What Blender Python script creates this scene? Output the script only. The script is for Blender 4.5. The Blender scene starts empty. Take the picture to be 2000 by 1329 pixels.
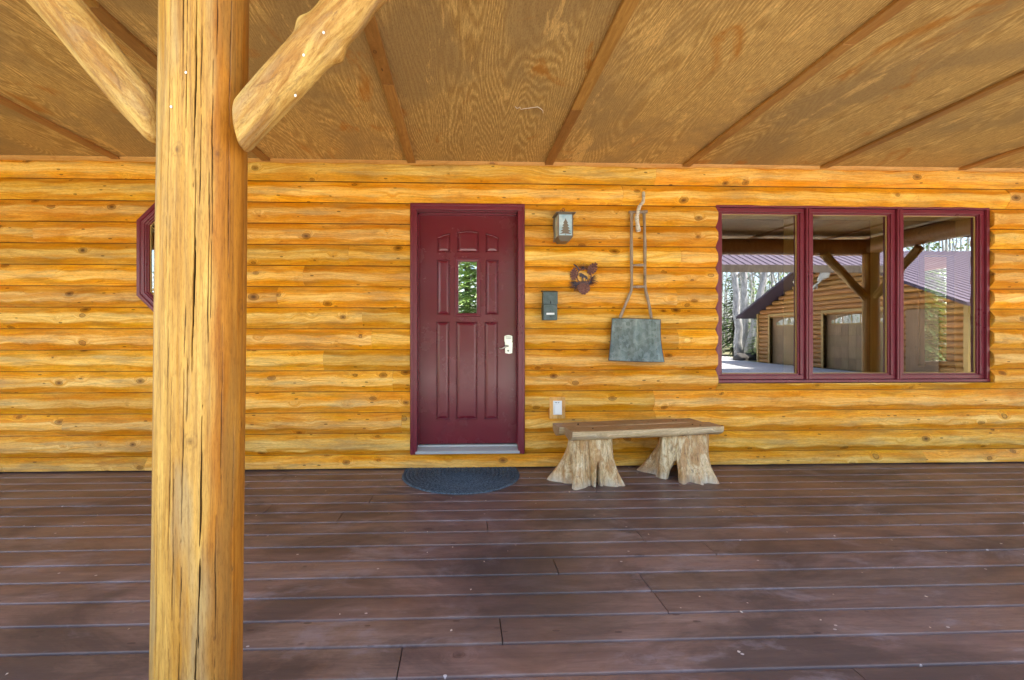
import bpy, bmesh, math, random
import numpy as np
from mathutils import Vector, Matrix

# ------------------------------------------------------------------ camera, sky, sun, exposure
PI = math.pi
sc = bpy.context.scene
COL = sc.collection
CAM = (0.0, 0.0, 1.18)
F, CX, CY, YAW = 800.0, 930.0, 653.0, math.radians(1.8)     # in pixels of the 2000 x 1329 photograph
D = 3.64                                                    # wall plane
DG = D + 0.045                                              # picture-window glass plane
cam = bpy.data.cameras.new("camera"); co = bpy.data.objects.new("camera", cam); COL.objects.link(co)
co.location = CAM; co.rotation_euler = (PI/2, 0, -YAW)
cam.sensor_width = 36; cam.lens = F/2000*36
cam.shift_x = (1000-CX)/2000; cam.shift_y = -(664.5-CY)/2000
cam.clip_start = 0.05; cam.clip_end = 600
sc.camera = co

SUN = Vector((0.45, 0.25, 1.0)).normalized()
w = bpy.data.worlds.new("World"); sc.world = w; w.use_nodes = True
nt = w.node_tree; bg = nt.nodes["Background"]
sky = nt.nodes.new("ShaderNodeTexSky"); sky.sky_type = 'NISHITA'; sky.sun_disc = False
sky.sun_elevation = math.asin(SUN.z); sky.sun_rotation = math.atan2(SUN.x, SUN.y)
sky.air_density = 1.0; sky.dust_density = 2.5; sky.ozone_density = 1.0
nt.links.new(sky.outputs[0], bg.inputs[0]); bg.inputs[1].default_value = 0.15
sl = bpy.data.lights.new("sun", 'SUN'); sl.energy = 4.9; sl.angle = math.radians(0.5); sl.color = (1, .95, .87)
so = bpy.data.objects.new("sun", sl); COL.objects.link(so)
so.rotation_euler = SUN.to_track_quat('Z', 'Y').to_euler()
sc.view_settings.view_transform = 'Standard'; sc.view_settings.look = 'None'
sc.view_settings.gamma = 1; sc.view_settings.exposure = 3.05
sc.cycles.max_bounces = 8; sc.cycles.diffuse_bounces = 5; sc.cycles.glossy_bounces = 4
sc.cycles.transparent_max_bounces = 12; sc.cycles.use_denoising = True
sc.cycles.sample_clamp_indirect = 6

# ------------------------------------------------------------------ helpers
rng = np.random.default_rng(7); random.seed(7)

def P(px, py, Y):
    """the point at depth Y that the photograph shows at pixel px, py"""
    u, v = (px-CX)/F, (CY-py)/F
    dx = math.sin(YAW)+u*math.cos(YAW); dy = math.cos(YAW)-u*math.sin(YAW)
    k = Y/dy
    return Vector((dx*k, Y, CAM[2]+v*k))
def G(px, py, Z=0.0):
    """the point at height Z seen at pixel px, py"""
    p = P(px, py, 1.0); k = (Z-CAM[2])/(p.z-CAM[2])
    return Vector((p.x*k, k, Z))
def R(px, py, Yv):
    """a point mirrored in the window glass, Yv being its mirrored depth"""
    p = P(px, py, Yv); return Vector((p.x, 2*DG-Yv, p.z))

def tag(o, label=None, cat=None, group=None, kind=None):
    if label: o['label'] = label
    if cat: o['category'] = cat
    if group: o['group'] = group
    if kind: o['kind'] = kind
    return o
def empty(name, loc=(0, 0, 0), rz=0, **k):
    o = bpy.data.objects.new(name, None); COL.objects.link(o); o.location = loc; o.rotation_euler = (0, 0, rz)
    return tag(o, **k)

class MB:
    """collects vertices and faces, then builds ONE mesh object"""
    def __init__(s): s.v = []; s.f = []; s.a = []; s.cur = 0.0; s.nv = 0
    def add(s, vs, fs):
        n = s.nv; s.v.extend([tuple(p) for p in vs]); s.nv += len(vs); s.a.extend([s.cur]*len(vs))
        s.f.extend([tuple(i+n for i in f) for f in fs]); return n
    def box(s, x0, x1, y0, y1, z0, z1, c=0.0):
        """box with chamfered edges (c)"""
        if c <= 0:
            vs = [(x, y, z) for x in (x0, x1) for y in (y0, y1) for z in (z0, z1)]
            s.add(vs, [(0,1,3,2),(4,6,7,5),(0,4,5,1),(2,3,7,6),(0,2,6,4),(1,5,7,3)]); return
        bm = bmesh.new(); bmesh.ops.create_cube(bm, size=1)
        for v in bm.verts:
            v.co = Vector(((x0+x1)/2+v.co.x*(x1-x0), (y0+y1)/2+v.co.y*(y1-y0), (z0+z1)/2+v.co.z*(z1-z0)))
        bmesh.ops.bevel(bm, geom=bm.edges[:], offset=c, segments=2, affect='EDGES', profile=.5)
        s.bm(bm)
    def bm(s, bm, M=None):
        bm.verts.index_update()
        s.add([(M @ v.co if M else v.co) for v in bm.verts], [[v.index for v in f.verts] for f in bm.faces]); bm.free()
    def tube(s, pts, rad, n=10, caps=True, wob=0.0, seed=0):
        """tube through pts with a radius per point"""
        pts = [Vector(p) for p in pts]; m = len(pts)
        if not hasattr(rad, '__len__'): rad = [rad]*m
        up = None; rings = []; r_ = random.Random(seed)
        ph = [r_.random()*6.28 for _ in range(6)]
        for i, p in enumerate(pts):
            t = (pts[min(i+1, m-1)]-pts[max(i-1, 0)]).normalized()
            if up is None: up = t.orthogonal().normalized()
            up = (up-t*up.dot(t)).normalized(); b = t.cross(up)
            ring = []
            for k in range(n):
                a = 2*PI*k/n
                rr = rad[i]*(1+wob*(math.sin(a*2+ph[0]+i*.31)*.5+math.sin(a*3+ph[1]+i*.47)*.35+math.sin(i*.9+ph[2]+a)*.4))
                ring.append(p+up*math.cos(a)*rr+b*math.sin(a)*rr)
            rings.append(ring)
        vs = [v for r in rings for v in r]; fs = []
        for i in range(m-1):
            for k in range(n):
                k2 = (k+1) % n; fs.append((i*n+k, i*n+k2, (i+1)*n+k2, (i+1)*n+k))
        if caps: fs.append(tuple(range(n-1, -1, -1))); fs.append(tuple((m-1)*n+k for k in range(n)))
        s.add(vs, fs)
    def grid(s, A, closed=False, caps=False):
        """A: array rows x cols x 3"""
        r, c = A.shape[:2]; fs = []
        for i in range(r-1):
            for j in range(c if closed else c-1):
                j2 = (j+1) % c; fs.append((i*c+j, i*c+j2, (i+1)*c+j2, (i+1)*c+j))
        if caps: fs.append(tuple(range(c-1, -1, -1))); fs.append(tuple((r-1)*c+k for k in range(c)))
        s.add(A.reshape(-1, 3), fs)
    def plate(s, pts2, y0, y1, M=None):
        """outline in x,z extruded from y0 (front) to y1"""
        n = len(pts2)
        bm = bmesh.new()
        f = [bm.verts.new((x, y0, z)) for x, z in pts2]; b = [bm.verts.new((x, y1, z)) for x, z in pts2]
        for i in range(n):
            j = (i+1) % n; bm.faces.new((f[i], b[i], b[j], f[j]))
        ed = [bm.edges.get((f[i], f[(i+1) % n])) for i in range(n)]
        bmesh.ops.triangle_fill(bm, use_beauty=True, edges=ed)
        ed = [bm.edges.get((b[i], b[(i+1) % n])) for i in range(n)]
        bmesh.ops.triangle_fill(bm, use_beauty=True, edges=ed)
        bmesh.ops.recalc_face_normals(bm, faces=bm.faces[:])
        s.bm(bm, M)
    def build(s, name, m, parent=None, smooth=None, loc=None, **k):
        me = bpy.data.meshes.new(name); me.from_pydata(s.v, [], s.f); me.update()
        if s.nv:
            at = me.attributes.new("rnd", 'FLOAT', 'POINT'); at.data.foreach_set("value", np.array(s.a, dtype=np.float32))
        o = bpy.data.objects.new(name, me); COL.objects.link(o)
        if m: me.materials.append(m)
        if parent: o.parent = parent
        if loc is not None: o.location = loc
        if smooth is not None:
            me.polygons.foreach_set("use_smooth", [True]*len(me.polygons))
            if smooth < 180:
                try: me.set_sharp_from_angle(angle=math.radians(smooth))
                except Exception: pass
        return tag(o, **k)

class N:
    """tiny node-tree writer"""
    def __init__(s, name):
        s.m = bpy.data.materials.new(name); s.m.use_nodes = True; s.t = s.m.node_tree
        s.b = s.t.nodes["Principled BSDF"]; s.out = s.t.nodes["Material Output"]
        s.tc = s.t.nodes.new("ShaderNodeTexCoord"); s.obj = s.tc.outputs["Object"]
    def put(s, inp, v):
        if isinstance(v, bpy.types.NodeSocket): s.t.links.new(v, inp)
        else:
            if isinstance(v, (tuple, list)) and len(v) == 3 and inp.type == 'RGBA': v = (*v, 1)
            inp.default_value = v
    def attr(s, name="rnd"):
        a = s.t.nodes.new("ShaderNodeAttribute"); a.attribute_name = name; return a.outputs["Fac"]
    def math(s, op, a, b=0.0, c=None, clamp=False):
        n = s.t.nodes.new("ShaderNodeMath"); n.operation = op; n.use_clamp = clamp
        s.put(n.inputs[0], a); s.put(n.inputs[1], b)
        if c is not None: s.put(n.inputs[2], c)
        return n.outputs[0]
    def sep(s, v):
        n = s.t.nodes.new("ShaderNodeSeparateXYZ"); s.put(n.inputs[0], v); return n.outputs
    def comb(s, x, y, z):
        n = s.t.nodes.new("ShaderNodeCombineXYZ")
        for i, q in enumerate((x, y, z)): s.put(n.inputs[i], q)
        return n.outputs[0]
    def vmul(s, v, sc_): 
        n = s.t.nodes.new("ShaderNodeVectorMath"); n.operation = 'MULTIPLY'; s.put(n.inputs[0], v); n.inputs[1].default_value = sc_
        return n.outputs[0]
    def vadd(s, v, w_):
        n = s.t.nodes.new("ShaderNodeVectorMath"); n.operation = 'ADD'; s.put(n.inputs[0], v); s.put(n.inputs[1], w_)
        return n.outputs[0]
    def noise(s, vec, scale=5, detail=4, rough=.55, dist=0.0, out=0):
        n = s.t.nodes.new("ShaderNodeTexNoise"); s.put(n.inputs["Vector"], vec)
        n.inputs["Scale"].default_value = scale; n.inputs["Detail"].default_value = detail
        n.inputs["Roughness"].default_value = rough; n.inputs["Distortion"].default_value = dist
        return n.outputs[out]
    def voro(s, vec, scale=5, feat='F1', rnd=1.0):
        n = s.t.nodes.new("ShaderNodeTexVoronoi"); n.feature = feat; s.put(n.inputs["Vector"], vec)
        n.inputs["Scale"].default_value = scale; n.inputs["Randomness"].default_value = rnd
        return n.outputs
    def ramp(s, f, stops, interp='LINEAR'):
        n = s.t.nodes.new("ShaderNodeValToRGB"); n.color_ramp.interpolation = interp; e = n.color_ramp.elements
        while len(e) < len(stops): e.new(0.5)
        for i, (p, c) in enumerate(stops):
            e[i].position = p
            e[i].color = (c, c, c, 1) if not isinstance(c, tuple) else (*c, 1)
        s.put(n.inputs[0], f); return n.outputs[0]
    def mix(s, f, a, b, mode='MIX'):
        n = s.t.nodes.new("ShaderNodeMix"); n.data_type = 'RGBA'; n.blend_type = mode; n.clamp_factor = True
        s.put(n.inputs[0], f); s.put(n.inputs[6], a); s.put(n.inputs[7], b); return n.outputs[2]
    def hsv(s, c, h=.5, sat=1.0, v=1.0):
        n = s.t.nodes.new("ShaderNodeHueSaturation"); s.put(n.inputs[0], h); s.put(n.inputs[1], sat); s.put(n.inputs[2], v); s.put(n.inputs[4], c)
        return n.outputs[0]
    def bump(s, h, strength=.3, dist=.002, normal=None):
        n = s.t.nodes.new("ShaderNodeBump"); n.inputs["Strength"].default_value = strength; n.inputs["Distance"].default_value = dist
        s.put(n.inputs["Height"], h)
        if normal: s.t.links.new(normal, n.inputs["Normal"])
        return n.outputs[0]
    def fin(s, color, rough=.6, bump=None, metal=0.0, spec=.5, **kw):
        s.put(s.b.inputs["Base Color"], color); s.put(s.b.inputs["Roughness"], rough)
        s.b.inputs["Metallic"].default_value = metal; s.b.inputs["Specular IOR Level"].default_value = spec
        if bump is not None: s.t.links.new(bump, s.b.inputs["Normal"])
        for k, v in kw.items(): s.put(s.b.inputs[k.replace("_", " ")], v)
        return s.m

def wood(name, axis, light, dark, deep, knots=1.0, scale=1.0, rough=.5, bumps=.25, blotch=.5, knot_col=(.06, .022, .008), weather=None, knot_size=.10, grit=1.0):
    """grained wood; axis = index of the coordinate along the grain; per-board shift by attribute rnd"""
    n = N(name); o = n.sep(n.obj); r = n.attr()
    L = o[axis]; others = [o[i] for i in range(3) if i != axis]
    shift = n.math('MULTIPLY', r, 37.0)
    L = n.math('ADD', L, shift)
    # cross coordinates
    A = n.math('ADD', others[-1], n.math('MULTIPLY', r, 11.0)); B = others[0]
    base = n.comb(n.math('MULTIPLY', L, scale), n.math('MULTIPLY', A, scale), n.math('MULTIPLY', B, scale))
    # knots
    kv = n.voro(n.vmul(base, (4.3, 6.6, 6.6)), 1.0)
    sel = n.sep(kv["Color"])[0]
    wob = n.noise(n.vmul(base, (30, 45, 45)), 1, 2)
    kd = n.math('ADD', kv["Distance"], n.math('MULTIPLY', n.math('SUBTRACT', wob, .5), .05))
    keep = n.math('LESS_THAN', sel, .55*knots)
    kr = n.math('MULTIPLY', n.math('SUBTRACT', 1.35, sel), knot_size)
    core = n.math('MULTIPLY', n.math('SUBTRACT', 1.0, n.math('DIVIDE', kd, kr), clamp=True), keep)
    halo = n.math('MULTIPLY', n.math('SUBTRACT', 1.0, n.math('DIVIDE', kd, .34), clamp=True), keep)
    # grain, bent round the knots
    lo = n.noise(n.vmul(base, (.9, 3, 3)), 1.0, 2)
    gz = n.math('ADD', n.math('MULTIPLY', A, 34.0*scale), n.math('ADD', n.math('MULTIPLY', halo, 2.6), n.math('MULTIPLY', lo, 7.0)))
    gv = n.comb(n.math('MULTIPLY', L, 1.1*scale), gz, n.math('MULTIPLY', B, 22.0*scale))
    g1 = n.noise(gv, 1.0, 5, .62, .35)
    g2 = n.noise(n.comb(n.math('MULTIPLY', L, 3.0*scale), n.math('MULTIPLY', gz, 4.6), n.math('MULTIPLY', B, 90.0*scale)), 1.0, 3, .6)
    bl = n.noise(n.vmul(base, (1.6, 5, 5)), 1.0, 4, .6, .6)
    c = n.mix(n.ramp(g1, [(.36, 0.0), (.62, 1.0)]), light, dark)
    c = n.mix(n.math('MULTIPLY', n.ramp(g2, [(.45, 0.0), (.70, 1.0)]), .55), c, deep)
    g4 = n.noise(n.comb(n.math('MULTIPLY', L, 1.6*scale), n.math('MULTIPLY', gz, 2.1), n.math('MULTIPLY', B, 40.0*scale)), 1.0, 4, .7, .2)
    c = n.mix(n.math('MULTIPLY', n.ramp(g4, [(.55, 0.0), (.60, .7), (.63, 0.0)]), .6), c, deep)
    c = n.mix(n.math('MULTIPLY', n.ramp(bl, [(.46, 0.0), (.68, 1.0)]), blotch), c, deep)
    c = n.mix(n.math('MULTIPLY', n.ramp(halo, [(.25, 0.0), (.85, 1.0)]), .55), c, deep)
    if weather is not None:
        wn = n.noise(n.vmul(base, (2.2, 14, 14)), 1.0, 4, .6)
        c = n.mix(n.math('MULTIPLY', n.ramp(wn, [(.5, 0.0), (.66, 1.0)]), .55), c, weather)
    c = n.mix(n.math('MULTIPLY', n.ramp(core, [(0.0, 0.0), (.06, .9), (.16, .35), (.45, .6), (.8, 1.0)]), .85), c, knot_col)
    # little dark flecks
    fv = n.voro(n.vmul(base, (9, 26, 26)), 1.0)
    fs = n.math('MULTIPLY', n.math('LESS_THAN', n.sep(fv["Color"])[1], .17), n.math('LESS_THAN', fv["Distance"], .15))
    c = n.mix(n.math('MULTIPLY', fs, .7), c, knot_col)
    g5 = n.noise(n.comb(n.math('MULTIPLY', L, 34.0), n.math('MULTIPLY', A, 190.0), n.math('MULTIPLY', B, 190.0)), 1.0, 3, .75)
    c = n.mix(n.ramp(g5, [(.30, .42*grit), (.50, 0.0)]), c, n.mix(1.0, c, (.55, .45, .35), 'MULTIPLY'))
    c = n.mix(n.ramp(g5, [(.52, 0.0), (.72, .34*grit)]), c, n.mix(1.0, c, (1.45, 1.38, 1.25), 'MULTIPLY'))
    sm_ = n.noise(n.vmul(base, (5, 9, 9)), 1.0, 6, .75, .9)
    c = n.mix(n.ramp(sm_, [(.57, 0.0), (.68, .45)]), c, n.mix(1.0, c, (.62, .50, .36), 'MULTIPLY'))
    # each board a little lighter or darker
    c = n.hsv(c, n.math('ADD', .4925, n.math('MULTIPLY', n.math('FRACT', n.math('MULTIPLY', r, 7.7)), .015)), 1.0,
              n.math('ADD', .86, n.math('MULTIPLY', n.math('FRACT', n.math('MULTIPLY', r, 13.3)), .30)))
    h = n.math('ADD', n.math('MULTIPLY', g1, .7), n.math('MULTIPLY', g2, .3))
    h = n.math('SUBTRACT', h, n.math('MULTIPLY', core, .8))
    return n, c, rough, n.bump(h, bumps, .004)

def wmat(name, *a, **k):
    n, c, r, b = wood(name, *a, **k); return n.fin(c, r, b, spec=.4)

# ------------------------------------------------------------------ materials
M = {}
LIGHT, DARK, DEEP = (.98, .66, .21), (.84, .43, .058), (.54, .205, .010)
def log_material():
    n, c, r, b = wood("log_siding", 0, LIGHT, DARK, DEEP, blotch=.45, bumps=.35, weather=(.42, .27, .12), knots=1.15, knot_size=.15)
    o_ = n.sep(n.obj); r_ = n.attr()
    # old bark scars running aslant
    sx = n.math('ADD', o_[0], n.math('MULTIPLY', o_[2], .9)); sv = n.voro(n.comb(n.math('MULTIPLY', n.math('ADD', sx, n.math('MULTIPLY', r_, 9.0)), 1.5), n.math('MULTIPLY', o_[2], 3.4), 0.0), 1.0)
    sm = n.math('MULTIPLY', n.math('LESS_THAN', n.sep(sv['Color'])[0], .30), n.ramp(n.math('ADD', sv['Distance'], n.math('MULTIPLY', n.noise(n.vmul(n.obj, (60, 60, 60)), 1, 5, .8), .30)), [(.17, 1.0), (.24, 0.0)]))
    c = n.mix(n.math('MULTIPLY', sm, .62), c, (.22, .10, .03))
    # the hewn chamfers are coloured deeper orange than the flat face
    ch = n.attr("chamfer")
    ns = n.noise(n.vmul(n.obj, (2.5, 5, 9)), 1, 3)
    f = n.math('MULTIPLY', ch, n.ramp(ns, [(.3, .55), (.62, 1.0)]))
    c = n.mix(f, c, n.mix(1.0, c, (.92, .68, .07), 'MULTIPLY'))
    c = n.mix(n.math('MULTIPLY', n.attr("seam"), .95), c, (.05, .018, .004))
    return n.fin(c, .55, b, spec=.22)
M['log'] = log_material()
M['log_end'] = wmat("log_end", 1, (.42, .21, .07), (.30, .12, .03), (.2, .07, .012), knots=0)
M['trimwood'] = wmat("trim_wood", 0, (.78, .46, .13), (.64, .34, .07), (.48, .21, .03), knots=.2)
M['batten'] = wmat("batten_wood", 1, (.42, .21, .052), (.32, .15, .032), (.21, .09, .018), knots=.4, rough=.6, grit=.3)
M['pole'] = wmat("pole_wood", 2, (.62, .36, .12), (.46, .23, .055), (.33, .14, .02), knots=.7, blotch=.5, bumps=.35)
M['garage_log'] = wmat("garage_log", 1, (.52, .27, .09), (.42, .19, .04), (.30, .11, .012), knots=.7)

def plywood():
    n = N("plywood_ceiling"); o = n.sep(n.obj); r = n.attr()
    sh = n.math('MULTIPLY', r, 31.0)
    x = n.math('ADD', o[0], sh); y = n.math('ADD', o[1], n.math('MULTIPLY', r, 17.0))
    # cathedral figure: contour lines of a slow stretched field
    fld = n.noise(n.comb(n.math('MULTIPLY', x, 2.0), n.math('MULTIPLY', y, .27), 0.0), 1.0, 2.0, .40, .12)
    fine = n.noise(n.comb(n.math('MULTIPLY', x, 60.0), n.math('MULTIPLY', y, 5.0), 0.0), 1.0, 3, .6)
    ph = n.math('ADD', n.math('MULTIPLY', fld, 520.0), n.math('ADD', n.math('MULTIPLY', fine, 7.0), n.math('MULTIPLY', x, 160.0)))
    lines = n.math('ADD', n.math('MULTIPLY', n.math('SINE', ph), .5), .5)
    lines = n.math('POWER', lines, 1.4)
    fib = n.noise(n.comb(n.math('MULTIPLY', x, 170.0), n.math('MULTIPLY', y, 16.0), 0.0), 1.0, 4, .65)
    big = n.noise(n.comb(n.math('MULTIPLY', x, 1.3), n.math('MULTIPLY', y, .9), 0.0), 1.0, 5, .6, .5)
    c = n.mix(lines, (.46, .275, .08), (.70, .47, .165))
    c = n.mix(n.math('MULTIPLY', n.ramp(fib, [(.40, 0.0), (.62, 1.0)]), .6), c, (.21, .115, .032))
    c = n.mix(n.math('MULTIPLY', n.ramp(big, [(.44, 0.0), (.56, 1.0)]), .75), c, (.31, .20, .080))
    ws = n.noise(n.comb(n.math('MULTIPLY', x, 2.6), n.math('MULTIPLY', y, 1.7), 3.3), 1.0, 5, .62, .8)
    c = n.mix(n.math('MULTIPLY', n.ramp(ws, [(.585, 0.0), (.66, 1.0)]), .7), c, (.40, .15, .012))
    pt = n.noise(n.comb(n.math('MULTIPLY', x, 9.0), n.math('MULTIPLY', y, 1.8), 9.1), 1.0, 6, .75, .5)
    pm = n.math('MULTIPLY', n.ramp(pt, [(.585, 0.0), (.635, 1.0)]), n.ramp(fib, [(.38, 1.0), (.6, .45)]))
    c = n.mix(n.math('MULTIPLY', pm, .7), c, (.78, .50, .17))
    gr = n.noise(n.comb(n.math('MULTIPLY', x, 260.0), n.math('MULTIPLY', y, 60.0), 0.0), 1.0, 3, .75)
    c = n.mix(n.ramp(gr, [(.34, .55), (.52, 0.0)]), c, n.mix(1.0, c, (.5, .42, .32), 'MULTIPLY'))
    c = n.hsv(c, .5, 1.0, n.math('ADD', .97, n.math('MULTIPLY', n.math('FRACT', n.math('MULTIPLY', r, 5.3)), .18)))
    h = n.math('ADD', n.math('MULTIPLY', lines, .5), n.math('MULTIPLY', fib, .5))
    return n.fin(c, .62, n.bump(h, .25, .002), spec=.3)
M['ply'] = plywood()

def deckmat():
    n, c, r, b = wood("deck_stain", 0, (.215, .138, .108), (.15, .092, .074), (.094, .058, .048), knots=.45, blotch=.5, knot_col=(.03, .014, .012), bumps=.35, grit=.6)
    o = n.sep(n.obj); p2 = n.comb(o[0], o[1], 0.0)
    s1 = n.noise(n.vmul(p2, (1.1, 2.2, 1)), 1.0, 6, .65, .7)
    c = n.mix(n.math('MULTIPLY', n.ramp(s1, [(.48, 0.0), (.60, 1.0)]), .72), c, (.060, .040, .034))     # damp foot-worn stains
    s2 = n.noise(n.vmul(p2, (2.6, 6, 1)), 1.0, 6, .7, .5)
    c = n.mix(n.math('MULTIPLY', n.ramp(s2, [(.54, 0.0), (.66, 1.0)]), .55), c, (.27, .215, .21))      # chalky wear
    s3 = n.noise(n.vmul(p2, (.6, 1.0, 1)), 1.0, 4, .6)
    c = n.mix(n.math('MULTIPLY', n.ramp(s3, [(.5, 0.0), (.66, 1.0)]), .5), c, (.22, .105, .055))
    sp = n.voro(n.vmul(p2, (14, 20, 1)), 1.0)
    sm = n.math('MULTIPLY', n.math('LESS_THAN', n.sep(sp["Color"])[2], .02), n.math('LESS_THAN', sp["Distance"], .09))
    c = n.mix(sm, c, (.48, .40, .36))
    edge = n.attr("edge")
    c = n.mix(n.math('MULTIPLY', edge, .12), c, (.34, .26, .25))  # sky sheen on the rounded board edges, painted in as a paler colour
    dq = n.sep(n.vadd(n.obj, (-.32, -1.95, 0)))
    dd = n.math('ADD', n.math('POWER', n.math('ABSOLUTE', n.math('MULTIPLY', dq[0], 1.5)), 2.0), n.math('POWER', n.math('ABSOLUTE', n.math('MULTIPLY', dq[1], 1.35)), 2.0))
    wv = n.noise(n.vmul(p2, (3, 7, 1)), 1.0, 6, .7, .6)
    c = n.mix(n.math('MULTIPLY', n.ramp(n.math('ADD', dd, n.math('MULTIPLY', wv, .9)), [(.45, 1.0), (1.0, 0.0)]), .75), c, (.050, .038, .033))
    rr = n.ramp(s1, [(.35, .34), (.7, .55)])
    return n.fin(c, rr, b, spec=.5)
M['deck'] = deckmat()

def paint(name, col, rough=.38, scale=60, var=.06, bumps=.06, spec=.5):
    n = N(name)
    a = n.noise(n.obj, 3.0, 5, .6); f = n.noise(n.obj, scale, 3, .6)
    c = n.hsv((*col, 1), .5, 1.0, n.math('ADD', 1-var, n.math('MULTIPLY', a, 2*var)))
    return n.fin(c, n.ramp(a, [(.3, rough-.05), (.7, rough+.08)]), n.bump(f, bumps, .001), spec=spec)
M['burg'] = paint("burgundy_trim", (.170, .018, .032), .30, 60, .12)
M['burg_door'] = paint("burgundy_door", (.150, .012, .022), .24, 420, .03, .0, .55)
M['burg_roof'] = paint("maroon_metal_roof", (.085, .062, .085), .6, 60, .1, .05, .2)
M['dark'] = paint("dark_void", (.006, .005, .004), .9, spec=.1)
M['rubber'] = paint("black_seal", (.012, .010, .012), .6)
M['alu'] = paint("threshold_metal", (.42, .43, .42), .35, 90, .12)
M['nickel'] = N("satin_nickel").fin((.62, .60, .55), .32, metal=1.0)
M['white'] = paint("white_plastic", (.78, .80, .80), .35)
M['keys'] = paint("keypad_grey", (.10, .13, .12), .5)
M['bronze'] = paint("bronze_metal", (.17, .135, .10), .42, 120, .25, .2)
M['jamb'] = paint("yellow_jamb_wood", (.46, .29, .09), .5, 20, .15)

def rust(name, a, b, rough=.62, scale=30):
    n = N(name); q = n.noise(n.obj, scale, 6, .65, .4)
    return n.fin(n.mix(n.ramp(q, [(.35, 0.0), (.65, 1.0)]), a, b), rough, n.bump(q, .4, .002), metal=.25)
M['rust'] = rust("rusty_cutout", (.07, .020, .014), (.24, .10, .075), scale=70)
M['steelcut'] = rust("dark_cutout", (.035, .028, .04), (.08, .05, .06), scale=70)
M['mailbox'] = rust("green_grey_enamel", (.055, .080, .072), (.105, .135, .135), .5, 22)
def tin():
    n = N("old_galvanised_tin"); o = n.sep(n.obj)
    a = n.noise(n.vmul(n.obj, (9, 9, 3)), 1, 6, .7, .6); v = n.voro(n.obj, 34)
    f = n.noise(n.obj, 90, 4, .7)
    c = n.mix(n.ramp(a, [(.32, 0.0), (.7, 1.0)]), (.045, .062, .052), (.19, .235, .215))
    c = n.mix(n.math('MULTIPLY', n.ramp(n.sep(v["Color"])[0], [(.3, 0.0), (1.0, 1.0)]), .3), c, (.30, .34, .32))
    c = n.mix(n.math('MULTIPLY', n.ramp(f, [(.58, 0.0), (.72, 1.0)]), .6), c, (.05, .055, .05))
    return n.fin(c, n.ramp(a, [(.3, .5), (.7, .36)]), n.bump(n.math('ADD', a, n.math('MULTIPLY', f, .3)), .5, .004), metal=.35)
M['tin'] = tin()
M['tin_edge'] = rust("rusted_tin_edge", (.05, .03, .02), (.16, .09, .06))
M['greywood'] = wmat("grey_weathered_stick", 2, (.52, .42, .31), (.36, .28, .20), (.22, .16, .11), knots=.5, rough=.75, bumps=.5)
def birch():
    n = N("birch_bark"); a = n.noise(n.vmul(n.obj, (40, 40, 130)), 1, 4, .7); b = n.noise(n.vmul(n.obj, (12, 12, 12)), 1, 4)
    c = n.mix(n.ramp(a, [(.56, 0.0), (.64, 1.0)]), (.66, .60, .50), (.10, .07, .05))
    c = n.mix(n.math('MULTIPLY', n.ramp(b, [(.5, 0.0), (.7, 1.0)]), .6), c, (.40, .30, .20))
    return n.fin(c, .7, n.bump(a, .4, .002))
M['birch'] = birch()
def stump():
    n = N("peeled_stump_wood"); o = n.sep(n.obj)
    v = n.comb(n.math('MULTIPLY', o[0], 16.0), n.math('MULTIPLY', o[1], 16.0), n.math('MULTIPLY', o[2], 3.6))
    g = n.noise(v, 1.0, 6, .65, .8); b = n.noise(n.vmul(n.obj, (11, 11, 6)), 1, 6, .7, .8); s = n.noise(n.obj, 46, 4, .7)
    f = n.noise(n.vmul(v, (3.5, 3.5, 2.0)), 1.0, 4, .6)
    c = n.mix(n.ramp(g, [(.32, 0.0), (.66, 1.0)]), (.88, .73, .46), (.58, .36, .14))
    c = n.mix(n.math('MULTIPLY', n.ramp(b, [(.47, 0.0), (.57, 1.0)]), .75), c, (.48, .24, .07))
    c = n.mix(n.math('MULTIPLY', n.ramp(f, [(.56, 0.0), (.66, 1.0)]), .6), c, (.22, .12, .05))
    c = n.mix(n.math('MULTIPLY', n.ramp(s, [(.60, 0.0), (.70, 1.0)]), .55), c, (.12, .07, .04))
    k5 = n.noise(n.vmul(n.obj, (90, 90, 30)), 1, 4, .8)
    c = n.mix(n.ramp(k5, [(.36, .6), (.52, 0.0)]), c, n.mix(1.0, c, (.45, .36, .26), 'MULTIPLY'))
    z = n.ramp(n.math('ADD', n.math('MULTIPLY', o[2], 6.0), n.math('MULTIPLY', b, .9)), [(.42, 1.0), (.85, 0.0)])
    c = n.mix(n.math('MULTIPLY', z, .6), c, (.50, .46, .38))
    return n.fin(c, .5, n.bump(n.math('ADD', g, n.math('MULTIPLY', b, .8)), .55, .009), spec=.4)
M['stump'] = stump()
M['seat_top'] = wmat("worn_seat_wood", 0, (.42, .285, .175), (.32, .20, .11), (.20, .115, .06), knots=.7, blotch=.6, bumps=.4, rough=.42)
M['seat_edge'] = wmat("barkless_edge_wood", 0, (.70, .56, .36), (.50, .35, .18), (.28, .16, .07), knots=.8, blotch=.7, bumps=.5, weather=(.26, .22, .18))
def braid():
    n = N("braided_blue_yarn"); a = n.noise(n.obj, 150, 3, .7); b = n.noise(n.obj, 5, 4)
    v = n.voro(n.obj, 105); k = n.sep(v["Color"])[0]
    c = n.mix(k, (.022, .036, .052), (.085, .120, .155))
    c = n.mix(n.math('MULTIPLY', n.ramp(a, [(.5, 0.0), (.72, 1.0)]), .85), c, (.22, .29, .33))
    c = n.mix(n.math('MULTIPLY', n.ramp(b, [(.4, 0.0), (.7, 1.0)]), .35), c, (.09, .11, .13))
    return n.fin(c, .95, n.bump(v["Distance"], .7, .004), spec=.1)
M['braid'] = braid()
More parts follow.
